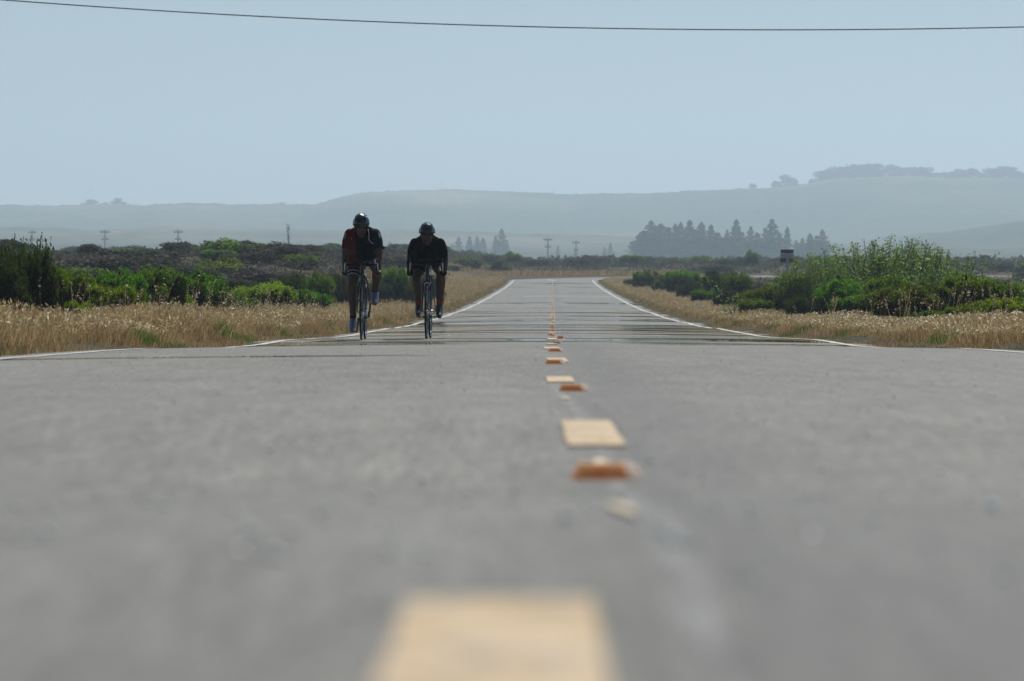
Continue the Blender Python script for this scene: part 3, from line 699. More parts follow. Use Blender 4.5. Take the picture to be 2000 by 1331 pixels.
# ------------------------------------------------------------------ hills
def fbm(x, y, seed, octv=5):
    rg = np.random.default_rng(seed); z = 0; a = 1.0; f = 1.0
    for k in range(octv):
        for q in range(3):
            th = rg.uniform(0, 6.28); z = z + a / 3 * np.sin((x * math.cos(th) + y * math.sin(th)) * f + rg.uniform(0, 6.28))
        a *= .55; f *= 2.1
    return z
def hill(name, outline, Dc, front, back, seed, fuzz=.8, step=3.2, rough=3.0):
    ox = np.array([p[0] for p in outline], float); oy = np.array([p[1] for p in outline], float)
    xs = np.arange(ox[0], ox[-1], step); H = np.interp(xs, ox, oy)
    ker = np.ones(9) / 9; H = np.convolve(np.pad(H, 4, 'edge'), ker, 'valid')
    Hm = (500 - H) / F * Dc + 2.2
    t = np.concatenate([np.linspace(0, 1, 60), np.linspace(1.02, 2, 22)])
    T, XX = np.meshgrid(t, xs, indexing='ij'); HH = np.broadcast_to(Hm, T.shape)
    Dp = np.where(T <= 1, Dc - front * (1 - T), Dc + back * (T - 1))
    X = (XX - 1000) / F * Dc
    g = np.where(T <= 1, ss(T) * .9 + .1 * T, 1 - .55 * ss((T - 1)))
    n = fbm(X / 120, Dp / 160, seed) * rough * np.clip(T * 4, 0, 1) * np.clip(np.abs(1 - T) * 3, 0, 1)
    fz = fbm(X / 4.5, Dp / 9, seed + 9, 4) * fuzz * np.clip(T * 3, 0, 1)
    Z = HH * g + n + fz - 3 * (T == 0)
    o = link(name, grid_mesh(name, np.stack([X, Dp, Z], -1)), M['hill']); tag(o, kind='structure'); return Dc
hill('hills', [(-500, 405), (0, 402), (120, 404), (250, 401), (300, 404), (380, 398), (470, 402), (540, 400), (620, 402), (650, 393), (672, 386), (720, 377), (800, 374), (880, 372), (960, 375), (1040, 378), (1100, 381), (1180, 380), (1260, 379), (1340, 375), (1420, 371), (1500, 369), (1560, 362), (1610, 354), (1660, 348), (1760, 346), (1850, 350), (1940, 350), (2000, 352), (2500, 360)], 4400, 1300, 900, 3, fuzz=1.1)
hill('low_hills', [(-400, 447), (0, 445), (110, 446), (200, 452), (320, 444), (420, 446), (560, 449), (700, 452), (820, 450), (1000, 458), (1100, 462), (1240, 464), (1500, 470), (1640, 478), (1700, 474), (1760, 462), (1850, 455), (1900, 448), (2000, 432), (2100, 424), (2500, 410)], 2850, 600, 500, 8, fuzz=.7, rough=2)
hill('dune_ridge', [(-400, 478), (0, 476), (300, 478), (420, 474), (560, 476), (640, 480), (760, 486), (900, 492), (1100, 494), (1500, 494), (1650, 488), (1750, 484), (2000, 486), (2400, 484)], 2250, 200, 200, 13, fuzz=.5, step=4, rough=.6)

# ------------------------------------------------------------------ far trees
def conifer_meshes(seed):
    rg = np.random.default_rng(seed); P = []; N = []; L = []
    n = 2600; t = rg.uniform(.03, 1, n)**.9; lay = np.floor(t * 22) / 22
    spread = (.30 + .06 * np.sin(lay * 37 + seed)) * (1 - t)**.62 * (1 + .35 * np.sin(lay * 91 + seed * 3)) + .012
    a = rg.uniform(0, 6.28, n); gap = np.sin(a * 3 + lay * 50) > -.75; r = spread * np.sqrt(rg.uniform(.05, 1, n)); a, r, t = a[gap], r[gap], t[gap]
    P = np.stack([r * np.cos(a) + .015 * np.sin(t * 6 + seed), r * np.sin(a), t - r * .25 + .02], 1)
    L = rg.uniform(.05, .10, len(P)) * (1.15 - t * .6)
    f = quads('crown', leaves(P, unit(rg.normal(size=P.shape) + np.array([0, 0, .8])), L, L * .5, rg), rg.uniform(size=len(P)))
    g = Geo(); g.tube([(0, 0, -.02), (.006, 0, .5), (.0, 0, .98)], [.02, .012, .003], 6)
    me = bpy.data.meshes.new('trunk'); me.from_pydata(g.v, [], g.f); return f, me
def oak_meshes(seed, open_=True):
    rg = np.random.default_rng(seed); nl = 20; g = Geo(); PP = []; LL = []
    tx, ty = rg.normal(0, .05), rg.normal(0, .05); g.tube([(0, 0, -.05), (tx * .5, ty * .5, .25), (tx, ty, .5)], [.035, .026, .02], 6)
    for k in range(nl):
        a = rg.uniform(0, 6.28); r = rg.uniform(.08, .40); z = rg.uniform(.06, .88) - r * .12; c = np.array([r * math.cos(a), r * math.sin(a), z]); lr = rg.uniform(.09, .20)
        g.tube([(tx, ty, .42), tuple((c * .6 + np.array([tx, ty, .4]) * .4)), tuple(c)], [.016, .010, .005], 5)
        n = 150; d = unit(rg.normal(size=(n, 3))); PP.append(c + d * lr * rg.uniform(.5, 1.05, n)[:, None] * np.array([1.1, 1.1, .95])); LL.append(rg.uniform(.05, .11, n))
    P = np.concatenate(PP); L = np.concatenate(LL)
    f = quads('crown', leaves(P, rg.normal(size=P.shape), L, L * .6, rg), rg.uniform(size=len(P)))
    me = bpy.data.meshes.new('trunk'); me.from_pydata(g.v, [], g.f); return f, me
CON = [conifer_meshes(i + 1) for i in range(5)]; OAK = [oak_meshes(i + 30) for i in range(5)]
def tree(name, x, ty, w, D, base, meshes, fmat, label, group):
    f, tr = meshes; X = px(x, D); put_mats(f, fmat); put_mats(tr, M['bark'])
    H = ZC + (500 - ty) / F * D - base; r = empty(name, (X, D, base), rng.uniform(0, 6)); s = w / F * D
    r.scale = (s, s, H)
    for nm, me in (('crown', f), ('trunk', tr)):
        c = bpy.data.objects.new(nm, me); COL.objects.link(c); c.parent = r
    tag(r, label, 'tree', group)
GR = 'conifers of the grove right of the road'
grove = [(1272, 433, 60), (1290, 439, 70), (1256, 452, 62), (1306, 446, 60), (1319, 439, 40), (1330, 436, 38), (1346, 432, 52), (1358, 450, 50), (1369, 436, 44), (1389, 441, 46), (1402, 456, 48), (1420, 450, 30), (1437, 431, 52), (1450, 455, 44), (1466, 444, 38), (1479, 456, 44), (1494, 447, 40), (1508, 430, 46), (1522, 458, 36), (1537, 445, 34), (1555, 470, 26), (1567, 466, 26), (1582, 457, 40), (1595, 462, 42), (1606, 450, 40)]
nm = {0: 'leftmost tall spire of the dense conifer grove', 6: 'tall conifer spire in the left half of the dense grove', 12: 'broad tall conifer in the middle of the dense grove', 17: 'tallest conifer spire near the right end of the dense grove', 19: 'narrow conifer at the right end of the dense grove', 24: 'last conifer at the right end of the line, beyond a gap'}
for i, (x, ty, w) in enumerate(grove):
    tree('conifer_tree', x, ty, w * rng.uniform(1.4, 1.9), 1650 + rng.uniform(-50, 70), .0, CON[(i * 3 + i // 4) % 5], M['conifer'], nm.get(i, 'hazy conifer packed among others in the dense grove right of the road'), GR)
for i, (x, ty, w) in enumerate([(1246, 468, 34), (1262, 458, 50), (1282, 450, 55), (1300, 456, 50), (1340, 464, 50), (1380, 462, 55), (1410, 468, 50), (1460, 466, 60), (1500, 464, 50), (1575, 474, 40), (1598, 470, 40), (1435, 462, 50)]):
    tree('broad_tree', x, ty, w * 1.35, 1630 + rng.uniform(-20, 20), .0, OAK[i % 5], M['conifer'], 'hazy rounded tree at the foot of the dense conifer grove' if i else 'small rounded tree at the left end of the dense conifer grove', 'rounded trees in the grove right of the road')
for i, (x, ty, w, lab) in enumerate([(883, 477, 24, 'low hazy tree at the left end of the small grove left of the road'), (896, 464, 34, 'second hazy conifer from the left in the small grove right of the all-black cyclist'), (917, 463, 32, 'slim hazy conifer in the middle of the small grove'), (932, 463, 32, 'left one of a close pair of hazy conifers'), (943, 466, 36, 'right one of a close pair of hazy conifers'), (968, 462, 32, 'hazy conifer beside the tallest spire'), (980, 448, 40, 'tallest conifer spire left of the road end'), (990, 474, 26, 'low hazy tree right of the tallest spire'), (761, 474, 34, 'lone hazy conifer between the two cyclists'), (1192, 474, 20, 'lone small conifer right of the road end'), (1181, 484, 16, 'tiny conifer left of the lone small one'), (1090, 480, 14, 'tiny hazy tree between two utility poles'), (1124, 486, 14, 'tiny hazy tree at the foot of the right utility pole')]):
    tree('conifer_tree', x, ty, w * 1.35, 1950, .0, CON[(i + 2) % 5], M['conifer'], lab, 'distant conifers left of the road end')
ridge = [(1470, 358, 14), (1512, 352, 12), (1519, 352, 14), (1538, 342, 36), (1585, 350, 12), (1610, 333, 40), (1625, 330, 36), (1643, 321, 44), (1660, 322, 50), (1680, 321, 50), (1700, 318, 52), (1722, 321, 50), (1740, 324, 40), (1762, 328, 24), (1778, 326, 40), (1795, 325, 44), (1810, 332, 34), (1838, 334, 26), (1858, 336, 30), (1872, 332, 34), (1890, 328, 44), (1912, 332, 30), (1935, 325, 46), (1950, 326, 44), (1972, 324, 40), (1990, 336, 30), (2010, 332, 44)]
for i, (x, ty, w) in enumerate(ridge):
    base_y = np.interp(x, [1450, 1500, 1560, 1610, 1660, 1760, 1850, 1940, 2000, 2100], [370, 369, 362, 354, 348, 346, 350, 350, 352, 353]); D = 4400
    tree('hill_tree', x, ty, w * 1.3, D, ZC + (500 - base_y) / F * D - 3.0, OAK[i % 5], M['oak'], {0: 'tiny lone tree on the ridge at the left of the wooded crest', 3: 'broad lone tree left of the wooded crest', 5: 'leftmost tree of the wooded crest'}.get(i, 'hazy tree in the row along the wooded crest of the right hill'), 'trees along the crest of the right hill')
for x, ty, w, lab in ((163, 397, 14, 'small rounded tree at the left of the mast hill'), (178, 390, 26, 'tree at the foot of the thin mast on the left ridge'), (205, 396, 20, 'low tree between two taller ones on the left ridge'), (228, 387, 22, 'tallest lone tree on the left ridge'), (243, 395, 20, 'low bushy tree right of the tallest one on the left ridge'), (546, 396, 30, 'low tree clump on the ridge left of the cyclists')):
    tree('hill_tree', x, ty, w * 1.3, 4400, ZC + (500 - 403) / F * 4400 - 2.5, OAK[3], M['oak'], lab, 'trees on the left ridge')
# utility poles and masts in the haze
def utility_pole(x, ty, D, arm, lab, name='utility_pole', wire=True):
    X = px(x, D); H = ZC + (500 - ty) / F * D; r = empty(name, (X, D, 0)); s = D / 900
    Geo().tube([(0, 0, -.5), (0, 0, H)], [.19 * s, .13 * s], 8).build('pole', M['wood'], r)
    for k, dz in enumerate((.5, 2.0) if arm > 2 else (.6,)):
        Geo().box((0, 0, H - dz * s), (arm * (1 - .3 * k), .22, .24 * s)).build('crossarm', M['wood'], r, False)
        for e in (-.45, -.2, .2, .45):
            Geo().tube([(e * arm * (1 - .3 * k), 0, H - dz * s + .1), (e * arm * (1 - .3 * k), 0, H - dz * s + .5 * s)], .09 * s, 6).build('insulator', M['steel'], r)
    tag(r, lab, 'utility pole', 'utility poles far across the plain')
utility_pole(205, 449, 1400, 3.2, 'utility pole with wide crossarm above the left scrub')
utility_pole(348, 449, 1400, 3.0, 'utility pole behind the highest scrub on the left mound')
utility_pole(63, 450, 1500, 2.8, 'faint utility pole above the tall dark bush')
utility_pole(1070, 464, 1500, 3.0, 'left of the two utility poles beyond the end of the road')
utility_pole(1125, 470, 1700, 3.0, 'right of the two utility poles beyond the end of the road')
def mast(x, ty, by, D, r0, lab, head=False):
    X = px(x, D); z0 = ZC + (500 - by) / F * D - 2; H = (by - ty) / F * D + 2; r = empty('radio_mast', (X, D, z0))
    Geo().tube([(0, 0, 0), (0, 0, H)], [r0, r0 * .6], 6).build('pole', M['steel'], r)
    if head: Geo().box((0, 0, H - .3), (4.4, .3, .3)).build('crossbar', M['steel'], r, False)
    else: Geo().tube([(0, 0, H * .8), (0, 0, H * .95)], r0 * 1.8, 6).build('antenna', M['steel'], r)
    tag(r, lab, 'mast', 'thin masts on the ridge')
mast(178, 366, 403, 4400, .22, 'thin tall mast on the left ridge beside trees'); mast(168, 374, 403, 4400, .18, 'shorter thin mast just left of the tall one')
mast(265, 385, 402, 4400, .2, 'short mast on the ridge right of the lone tree'); mast(861, 356, 372, 4400, .25, 'thin mast on the ridge above the all-black cyclist')
mast(1003, 360, 377, 4400, .2, 'thin faint mast on the ridge left of the crossbar mast'); mast(1081, 369, 380, 4400, .25, 'low mast with crossbar on the ridge above the road', True)
# dead snag
D = 420; X = px(561, D); r = empty('dead_tree', (X, D, float(ground(X, D)) - .1)); H = ZC + 60 / F * D - float(ground(X, D)); g = Geo(); rg = np.random.default_rng(9)
pts = [(math.sin(t * 5) * .08 + t * .18, 0, H * t) for t in np.linspace(0, 1, 9)]; g.tube(pts, list(np.linspace(.09, .02, 9)), 6); g.build('trunk', M['bark'], r)
C = np.array([pts[i] for i in rg.integers(2, 9, 260)]) + rg.normal(0, .12, (260, 3)) * np.array([1, 1, 1.6]); L = rg.uniform(.07, .16, 260)
link('crown', quads('crown', leaves(C, rg.normal(size=C.shape), L, L * .4, rg), rg.uniform(size=260)), M['scrub_brown'], r, False)
tag(r, 'slender ragged snag poking above the skyline left of the cyclists', 'tree')

# ------------------------------------------------------------------ road sign
D = 190; X = px(1537, D); ppm = F / D; gz = float(ground(X, D)); r = empty('road_sign', (X, D, gz))
zt = ZC + 12 / ppm - gz; w = 25 / ppm; hh = 25 / ppm
Geo().box((0, 0, zt - 7 / ppm / 2), (w, .02, 7.6 / ppm)).build('top_panel', M['sign_dark'], r, False)
Geo().box((0, -.012, zt - 7 / ppm / 2), (w * .9, .006, 5.2 / ppm)).build('red_band', M['sign_red'], r, False)
Geo().box((0, 0, zt - 12.2 / ppm), (w * 1.04, .02, 8.8 / ppm)).build('middle_panel', M['sign_white'], r, False)
Geo().box((0, 0, zt - 21 / ppm), (w * 1.06, .02, 8 / ppm)).build('bottom_panel', M['sign_red'], r, False)
g = Geo()
for k in range(9): g.box((-w * .36 + k * w * .09, -.018, zt - 3.6 / ppm), (w * .05, .004, 2.2 / ppm))
g.build('lettering', M['sign_ink'], r, False)
Geo().box((.02, -.045, (zt - 14 / ppm) / 2), (.11, .06, zt - 14 / ppm)).build('post', M['sign_white'], r, False)
tag(r, 'small roadside sign with dark red bands on a pale post among the right bushes', 'sign')

# ------------------------------------------------------------------ overhead cable

D = 150; xs = np.arange(-1400, 3400, 6.0); co = np.polyfit([-0, 500, 1000, 1500, 2000], [-1, 35.5, 51.5, 58.5, 54], 3)
Zc = ZC + (500 - np.polyval(np.polyfit([0, 400, 1000, 1500, 2000], [-1, 30, 51.5, 58, 54.5], 2), xs)) / F * D
root = empty('overhead_cable', (0, D, 0))
for ph in (0, 2 * math.pi / 3, 4 * math.pi / 3):
    pts = [((x - 1000) / F * D, .011 * math.cos(x * .17 + ph), float(z) + .013 * math.sin(x * .17 + ph)) for x, z in zip(xs, Zc)]
    Geo().tube(pts, .010, 5).build('strand', M['rubber'], root)
tag(root, 'thin twisted black cable sagging across the top of the sky', 'cable')

# ------------------------------------------------------------------ cyclists
def sub_tube(g, a, b, r0, r1, n=14, m=5):
    """closed tapered capsule from a to b"""
    a, b = Vector(a), Vector(b); d = (b - a).normalized(); e1, e2 = g.frame(d); v = []; f = []
    rings = [(a - d * r0 * math.cos(t), r0 * math.sin(t)) for t in np.linspace(.25, math.pi / 2, m)] + [(a.lerp(b, t), r0 + (r1 - r0) * t) for t in (.25, .5, .75)] + [(b + d * r1 * math.sin(t), r1 * math.cos(t)) for t in np.linspace(0, math.pi / 2 - .25, m)]
    for c, r in rings:
        for k in range(n):
            t = 2 * math.pi * k / n; v.append(c + (e1 * math.cos(t) + e2 * math.sin(t)) * r)
    nr = len(rings)
    for i in range(nr - 1):
        for k in range(n): f.append((i * n + k, i * n + (k + 1) % n, (i + 1) * n + (k + 1) % n, (i + 1) * n + k))
    f.append(tuple(range(n - 1, -1, -1))); f.append(tuple(range((nr - 1) * n, nr * n))); g.add(v, f)

def make_bicycle(crank_ang, label, blue=False):
    """front hub at y=0, rolls towards -y; rear hub at y=1"""
    root = empty('bicycle')
    def wheel(y):
        w = Geo().ring((0, y, .338), (1, 0, 0), .325, [(-.006, -.0115), (.004, -.0118), (.010, -.007), (.0125, 0), (.010, .007), (.004, .0118), (-.006, .0115)], 64).build('tyre', M['rubber'])
        we = empty('wheel', (0, 0, 0)); we.parent = root; w.parent = we
        Geo().ring((0, y, .338), (1, 0, 0), .306, [(.014, -.010), (.014, .010), (-.004, .009), (-.014, .002), (-.014, -.002), (-.004, -.009)], 64).build('rim', M['carbon'], we)
        sp = Geo()
        for k in range(20):
            t = 2 * math.pi * k / 20; o_ = .32 * (1 if k % 4 < 2 else -1); sx = .032 * (1 if k % 2 else -1)
            sp.tube([(sx, y + .018 * math.cos(t + o_), .338 + .018 * math.sin(t + o_)), (0, y + .298 * math.cos(t), .338 + .298 * math.sin(t))], .0011, 4, False)
        sp.build('spokes', M['steel'], we)
        Geo().tube([(-.052, y, .338), (-.04, y, .338), (-.036, y, .338), (.036, y, .338), (.04, y, .338), (.052, y, .338)], [.007, .009, .019, .019, .009, .007], 12).build('hub', M['alloy'], we)
    wheel(0.0); wheel(1.0)
    BB = Vector((0, .59, .27)); HT = Vector((0, .205, .87)); HB = Vector((0, .155, .715)); SC = Vector((0, .765, .80)); ST = Vector((0, .80, .93))
    g = Geo()
    g.tube([HB - Vector((0, .004, .014)), HT + Vector((0, .004, .012))], .023, 14)
    g.tube([HT - Vector((0, 0, .02)), SC], .016, 12); g.tube([HB + Vector((0, .01, .02)), BB], .021, 12)
    g.tube([SC + Vector((0, .008, .03)), BB], .016, 12); g.tube([BB - Vector((.036, 0, 0)), BB + Vector((.036, 0, 0))], .023, 14)
    for s in (-1, 1):
        g.tube([(s * .02, .78, .78), (s * .045, .86, .62), (s * .066, 1.0, .338)], [.009, .008, .007], 8)
        g.tube([(s * .03, .60, .27), (s * .058, .78, .285), (s * .066, 1.0, .338)], [.011, .009, .008], 8)
    g.build('frame', M['carbon'], root)
    g = Geo(); g.tube([(-.05, .125, .655), (-.028, .14, .70), (.028, .14, .70), (.05, .125, .655)], [.013, .017, .017, .013], 10)
    for s in (-1, 1): g.tube([(s * .045, .132, .68), (s * .052, .085, .53), (s * .053, .03, .40), (s * .053, 0, .338)], [.015, .013, .010, .008], 10)
    g.build('fork', M['carbon'], root)
    g = Geo(); g.tube([(0, .205, .90), (0, .175, .912), (0, .105, .915)], [.02, .018, .018], 12); g.tube([(0, .203, .865), (0, .208, .925)], .020, 12); g.tube([(-.022, .10, .915), (.022, .10, .915)], .022, 12)
    g.build('stem', M['carbon'], root)
    hb = Geo()
    for s in (-.92, .92):
        hb.tube([(0, .10, .915), (s * .08, .10, .915), (s * .17, .095, .915), (s * .203, .07, .915), (s * .211, .03, .908), (s * .213, .01, .88), (s * .214, .008, .85), (s * .215, .03, .815), (s * .217, .075, .797), (s * .219, .125, .795)], [.0155, .0155, .0155, .0165, .0165, .0165, .0165, .0165, .0165, .0165], 10)
    h = hb.build('handlebar', M['tape'], root)
    for s in (-.92, .92):
        l = Geo(); l.tube([(s * .211, .045, .912), (s * .212, .0, .925), (s * .213, -.035, .945), (s * .213, -.042, .972), (s * .212, -.035, .985)], [.019, .019, .017, .016, .010], 10).build('hood', M['rubber'], h)
        Geo().tube([(s * .212, -.048, .955), (s * .215, -.062, .92), (s * .219, -.058, .87), (s * .224, -.040, .825)], [.008, .008, .007, .006], 8).build('brake_lever', M['alloy'], h)
    g = Geo(); g.tube([ST - Vector((0, .01, .06)), ST - Vector((0, -.005, -.02))], .0135, 10); g.build('seatpost', M['carbon'], root)
    g = Geo(); g.ell((0, .86, .968), (.068, .075, .024)); g.ell((0, .77, .968), (.032, .12, .02)); g.tube([(-.02, .74, .95), (-.022, .88, .95)], .004, 6); g.tube([(.02, .74, .95), (.022, .88, .95)], .004, 6)
    g.build('saddle', M['black'], root)
    # calipers
    for y, z in ((.108, .69), (.90, .69)):
        g = Geo(); g.tube([(-.012, y, z + .005), (-.032, y - .004, z - .01), (-.028, y - .002, z - .045)], [.008, .007, .006], 8); g.tube([(.012, y, z + .005), (.034, y - .004, z - .005), (.028, y - .002, z - .045)], [.008, .007, .006], 8); g.ell((0, y - .01, z + .004), (.016, .010, .014))
        g.build('brake_caliper', M['alloy'] if blue else M['black'], root)
    g = Geo()
    for s in (-.92, .92):
        g.tube([(s * .15, .085, .93), (s * .13, .02, .98), (s * .06, .03, .965), (s * .02, .10, .84), (s * .008, .105, .70)], .0025, 6)
    g.build('cable_housing', M['rubber'], root)
    # crankset, +x is the drive side seen from the front on the left of the rider's own right
    ds = -1
    cs = empty('crankset'); cs.parent = root
    Geo().ring((ds * .045, BB.y, BB.z), (1, 0, 0), .098, [(-.03, -.0015), (.004, -.0015), (.004, .0015), (-.03, .0015)], 48).build('chainring', M['alloy'], cs)
    for s, a in ((-1, crank_ang), (1, crank_ang + math.pi)):
        e = Vector((s * .082, BB.y - .172 * math.cos(a), BB.z + .172 * math.sin(a)))
        Geo().tube([(s * .06, BB.y, BB.z), (s * .074, BB.y - .09 * math.cos(a), BB.z + .09 * math.sin(a)), e], [.015, .012, .011], 10).build('crank_arm', M['black'], cs)
        g = Geo(); g.tube([e, e + Vector((s * .06, 0, 0))], .007, 8); g.box(e + Vector((s * .052, 0, 0)), (.055, .06, .016)); g.build('pedal', M['black'], cs)
    g = Geo()
    for dz in (.096, -.096): g.tube([(ds * .045, BB.y, BB.z + dz), (ds * .045, 1.0, .338 + (.036 if dz > 0 else -.036))], .0035, 6)
    g.tube([(ds * .047, 1.0, .30), (ds * .047, .985, .24), (ds * .047, 1.0, .20)], .006, 6); g.build('chain', M['black'], root)
    Geo().ring((ds * .045, 1.0, .338), (1, 0, 0), .03, [(-.012, -.012), (.012, -.004), (.004, .012), (-.012, .012)], 24).build('cassette', M['steel'], root)
    for k, (y0b, z0b, y1b, z1b) in enumerate(((.30, .54, .43, .42), (.70, .50, .655, .385))):
        d = Vector((0, y1b - y0b, z1b - z0b)).normalized(); nrm = Vector((0, d.z, -d.y)); nrm = nrm if nrm.z > 0 else -nrm
        o_ = Vector((0, y0b, z0b)) + nrm * .052; g = Geo(); p = lambda t: o_ + d * t
        g.tube([p(-.03), p(-.02), p(0), p(.02), p(.08), p(.10), p(.17)], [.012, .014, .03, .036, .036, .033, .036], 14); g.build('bottle', M['blue'] if blue and k == 0 else M['black'], root)
    tag(root, label, 'bicycle', None)
    return root

def make_rider(P, label, style):
    root = empty('person'); g = Geo(); V3 = Vector; bones = []
    def cap(nm, a, b, r0, r1):
        sub_tube(g, a, b, r0, r1); bones.append((nm, V3(a), V3(b), r0, r1))
    sh, hip, neck, head = P['sh'], P['hip'], V3(P['neck']), V3(P['head'])
    pel = V3((0, hip[1], hip[2]))
    # torso: pelvis, belly, rib cage, shoulder girdle
    che = V3((0, sh[1] + .10, sh[2] - .07)); bel = pel.lerp(che, .45) + V3((0, .0, .02))
    for s in (-1, 1):
        cap('pelvis', (s * .055, hip[1], hip[2] + .01), (s * .05, hip[1] - .05, hip[2] + .04), .115, .11)
        cap('torso', (s * .055, hip[1] - .05, hip[2] + .04), (s * .066, bel.y, bel.z), .108, .112)
        cap('torso', (s * .066, bel.y, bel.z), (s * .075, che.y, che.z), .114, .115)
        cap('torso', (s * .078, che.y, che.z), (s * .095, sh[1] + .02, sh[2] - .045), .120, .088); cap('torso', (s * .078, che.y, che.z - .02), (s * .10, che.y + .10, che.z - .06), .095, .08)
        cap('torso', (s * .035, neck.y + .03, neck.z - .005), (s * (sh[0] - .02), sh[1], sh[2] - .01), .062, .064)
        S = V3((s * sh[0], sh[1], sh[2])); E = V3((s * P['el'][0], P['el'][1], P['el'][2])); W = V3((s * P['wr'][0], P['wr'][1], P['wr'][2]))
        n_ = 'L' if s > 0 else 'R'
        cap('uparm' + n_, S, S.lerp(E, .4) + V3((s * .012, 0, 0)), .062, .058); cap('uparm' + n_, S.lerp(E, .4) + V3((s * .012, 0, 0)), E, .058, .046); cap('forearm' + n_, E, E.lerp(W, .35), .044, .044); cap('forearm' + n_, E.lerp(W, .35), W, .043, .027)
        # hand round the drop of the bar: bar runs along y here
        hc = V3((s * .199, .045, .806)); palm = hc + V3((s * .026, .012, .012))
        cap('hand' + n_, W, palm + V3((0, .02, .0)), .027, .024); cap('hand' + n_, palm + V3((0, .028, .010)), palm + V3((0, -.034, .0)), .021, .019)
        cap('hand' + n_, palm + V3((0, .02, -.02)), palm + V3((0, -.03, -.018)), .017, .016)
        for q, ln in enumerate((.9, 1.0, .95, .8)):
            y = hc.y - .040 + q * .021; cz = hc.z + (.012 - q * .003); pts = []
            for an in (20, -40, -100, -165, -215):
                rr = .029 * (1.0 if an > -200 else .95)
                if an < -60: an = -60 + (an + 60) * ln
                pts.append(V3((hc.x + s * rr * math.cos(R(an)), y, cz + rr * math.sin(R(an)))))
            for i in range(4): cap('hand' + n_, pts[i], pts[i + 1], .0098 - i * .0005, .0093 - i * .0005)
        tp = [palm + V3((0, .0, .018)), hc + V3((s * .016, -.02, .033)), hc + V3((-s * .010, -.034, .031)), hc + V3((-s * .027, -.040, .014))]
        for i in range(3): cap('hand' + n_, tp[i], tp[i + 1], .0125 - i * .0012, .0115 - i * .0012)
    for s, n_ in ((-1, 'R'), (1, 'L')):
        H = V3((s * .095, hip[1], hip[2])); K = V3(P['knee' + n_]); A = V3(P['ank' + n_]); T = V3(P['toe' + n_])
        cap('thigh' + n_, H, H.lerp(K, .5), .098, .084); cap('thigh' + n_, H.lerp(K, .5), K, .084, .056)
        ax = (A - K).normalized(); back = V3((0, 1, 0)) - ax * ax.y; back.normalize()
        cap('shin' + n_, K, K.lerp(A, .3) + back * .012, .058, .062); cap('shin' + n_, K.lerp(A, .3) + back * .014, K.lerp(A, .68), .062, .043); cap('shin' + n_, K.lerp(A, .68), A, .043, .036)
        heel = A + (A - T).normalized() * .03 + V3((0, .022, -.048)); sole = T
        cap('foot' + n_, A, heel, .040, .036); cap('foot' + n_, A + V3((0, -.02, -.015)), T, .042, .038); cap('foot' + n_, heel, T, .036, .035); cap('foot' + n_, T, T + (T - heel).normalized() * .055, .038, .026)
        cap('foot' + n_, T + V3((s * .016, .01, 0)), T + V3((s * .012, 0, 0)) + (T - heel).normalized() * .03, .024, .018)
    # neck and head, tilted
    cap('neck', neck, head + V3((0, .03, -.04)), .060, .056)
    tl = P.get('tilt', .25); Mh = Matrix.Rotation(P.get('turn', 0), 3, 'Z') @ Matrix.Rotation(tl, 3, 'X')      # nose points to -y, tilt lowers the chin-forward face
    hp = lambda x, y, z: head + Mh @ V3((x, y, z))
    def he(c, r): g.ell(hp(*c), r, Mh, 20, 14); bones.append(('head', hp(*c), hp(*c) + V3((0, 0, .001)), max(r), max(r)))
    he((0, .015, .035), (.077, .098, .088)); he((0, -.03, -.035), (.062, .062, .080)); he((0, -.045, -.095), (.036, .034, .024)); he((0, .01, -.045), (.060, .065, .06))
    he((0, -.104, -.028), (.014, .022, .022)); he((0, -.098, -.002), (.010, .012, .03)); he((-.03, -.083, .012), (.026, .014, .009)); he((.03, -.083, .012), (.026, .014, .009))
    he((-.036, -.070, -.036), (.022, .02, .020)); he((.036, -.070, -.036), (.022, .02, .020)); he((0, -.088, -.066), (.024, .012, .006)); he((0, -.086, -.077), (.021, .012, .006))
    for s in (-1, 1): he((s * .077, .012, -.018), (.009, .020, .032))
    tmp = g.build('tmp_body', None); md = tmp.modifiers.new('r', 'REMESH'); md.mode = 'VOXEL'; md.voxel_size = .0065; md.use_smooth_shade = True
    sm = tmp.modifiers.new('s', 'SMOOTH'); sm.factor = .5; sm.iterations = 3
    dg = bpy.context.evaluated_depsgraph_get(); ev = tmp.evaluated_get(dg); me = bpy.data.meshes.new_from_object(ev); old = tmp.data
    bpy.data.objects.remove(tmp); bpy.data.meshes.remove(old); me.name = 'body'; me.materials.clear()
    body = link('body', me, M['skin'], root)
    # nearest bone of every vertex
    n = len(me.vertices); co = np.empty(n * 3, np.float32); me.vertices.foreach_get('co', co); co = co.reshape(-1, 3)
    nr = np.empty(n * 3, np.float32); me.vertices.foreach_get('normal', nr); nr = nr.reshape(-1, 3)
    best = np.full(n, 9.); bi = np.zeros(n, int); bt = np.zeros(n)
    for i, (nm, a, b, r0, r1) in enumerate(bones):
        a_, b_ = np.array(a), np.array(b); ab = b_ - a_; t = np.clip(((co - a_) @ ab) / max(ab @ ab, 1e-9), 0, 1)
        d = np.linalg.norm(co - a_ - t[:, None] * ab, axis=1) - (r0 + (r1 - r0) * t)
        if nm == 'head': d = np.linalg.norm((co - a_), axis=1) - r0 * .9
        k = d < best; best[k] = d[k]; bi[k] = i; bt[k] = t[k]
    names = np.array([b[0] for b in bones])[bi]
    npoly = len(me.polygons); lv = np.empty(len(me.loops), np.int32); me.loops.foreach_get('vertex_index', lv); ls = np.empty(npoly, np.int32); me.polygons.foreach_get('loop_start', ls); lt = np.empty(npoly, np.int32); me.polygons.foreach_get('loop_total', lt)
    first_v = lv[ls]
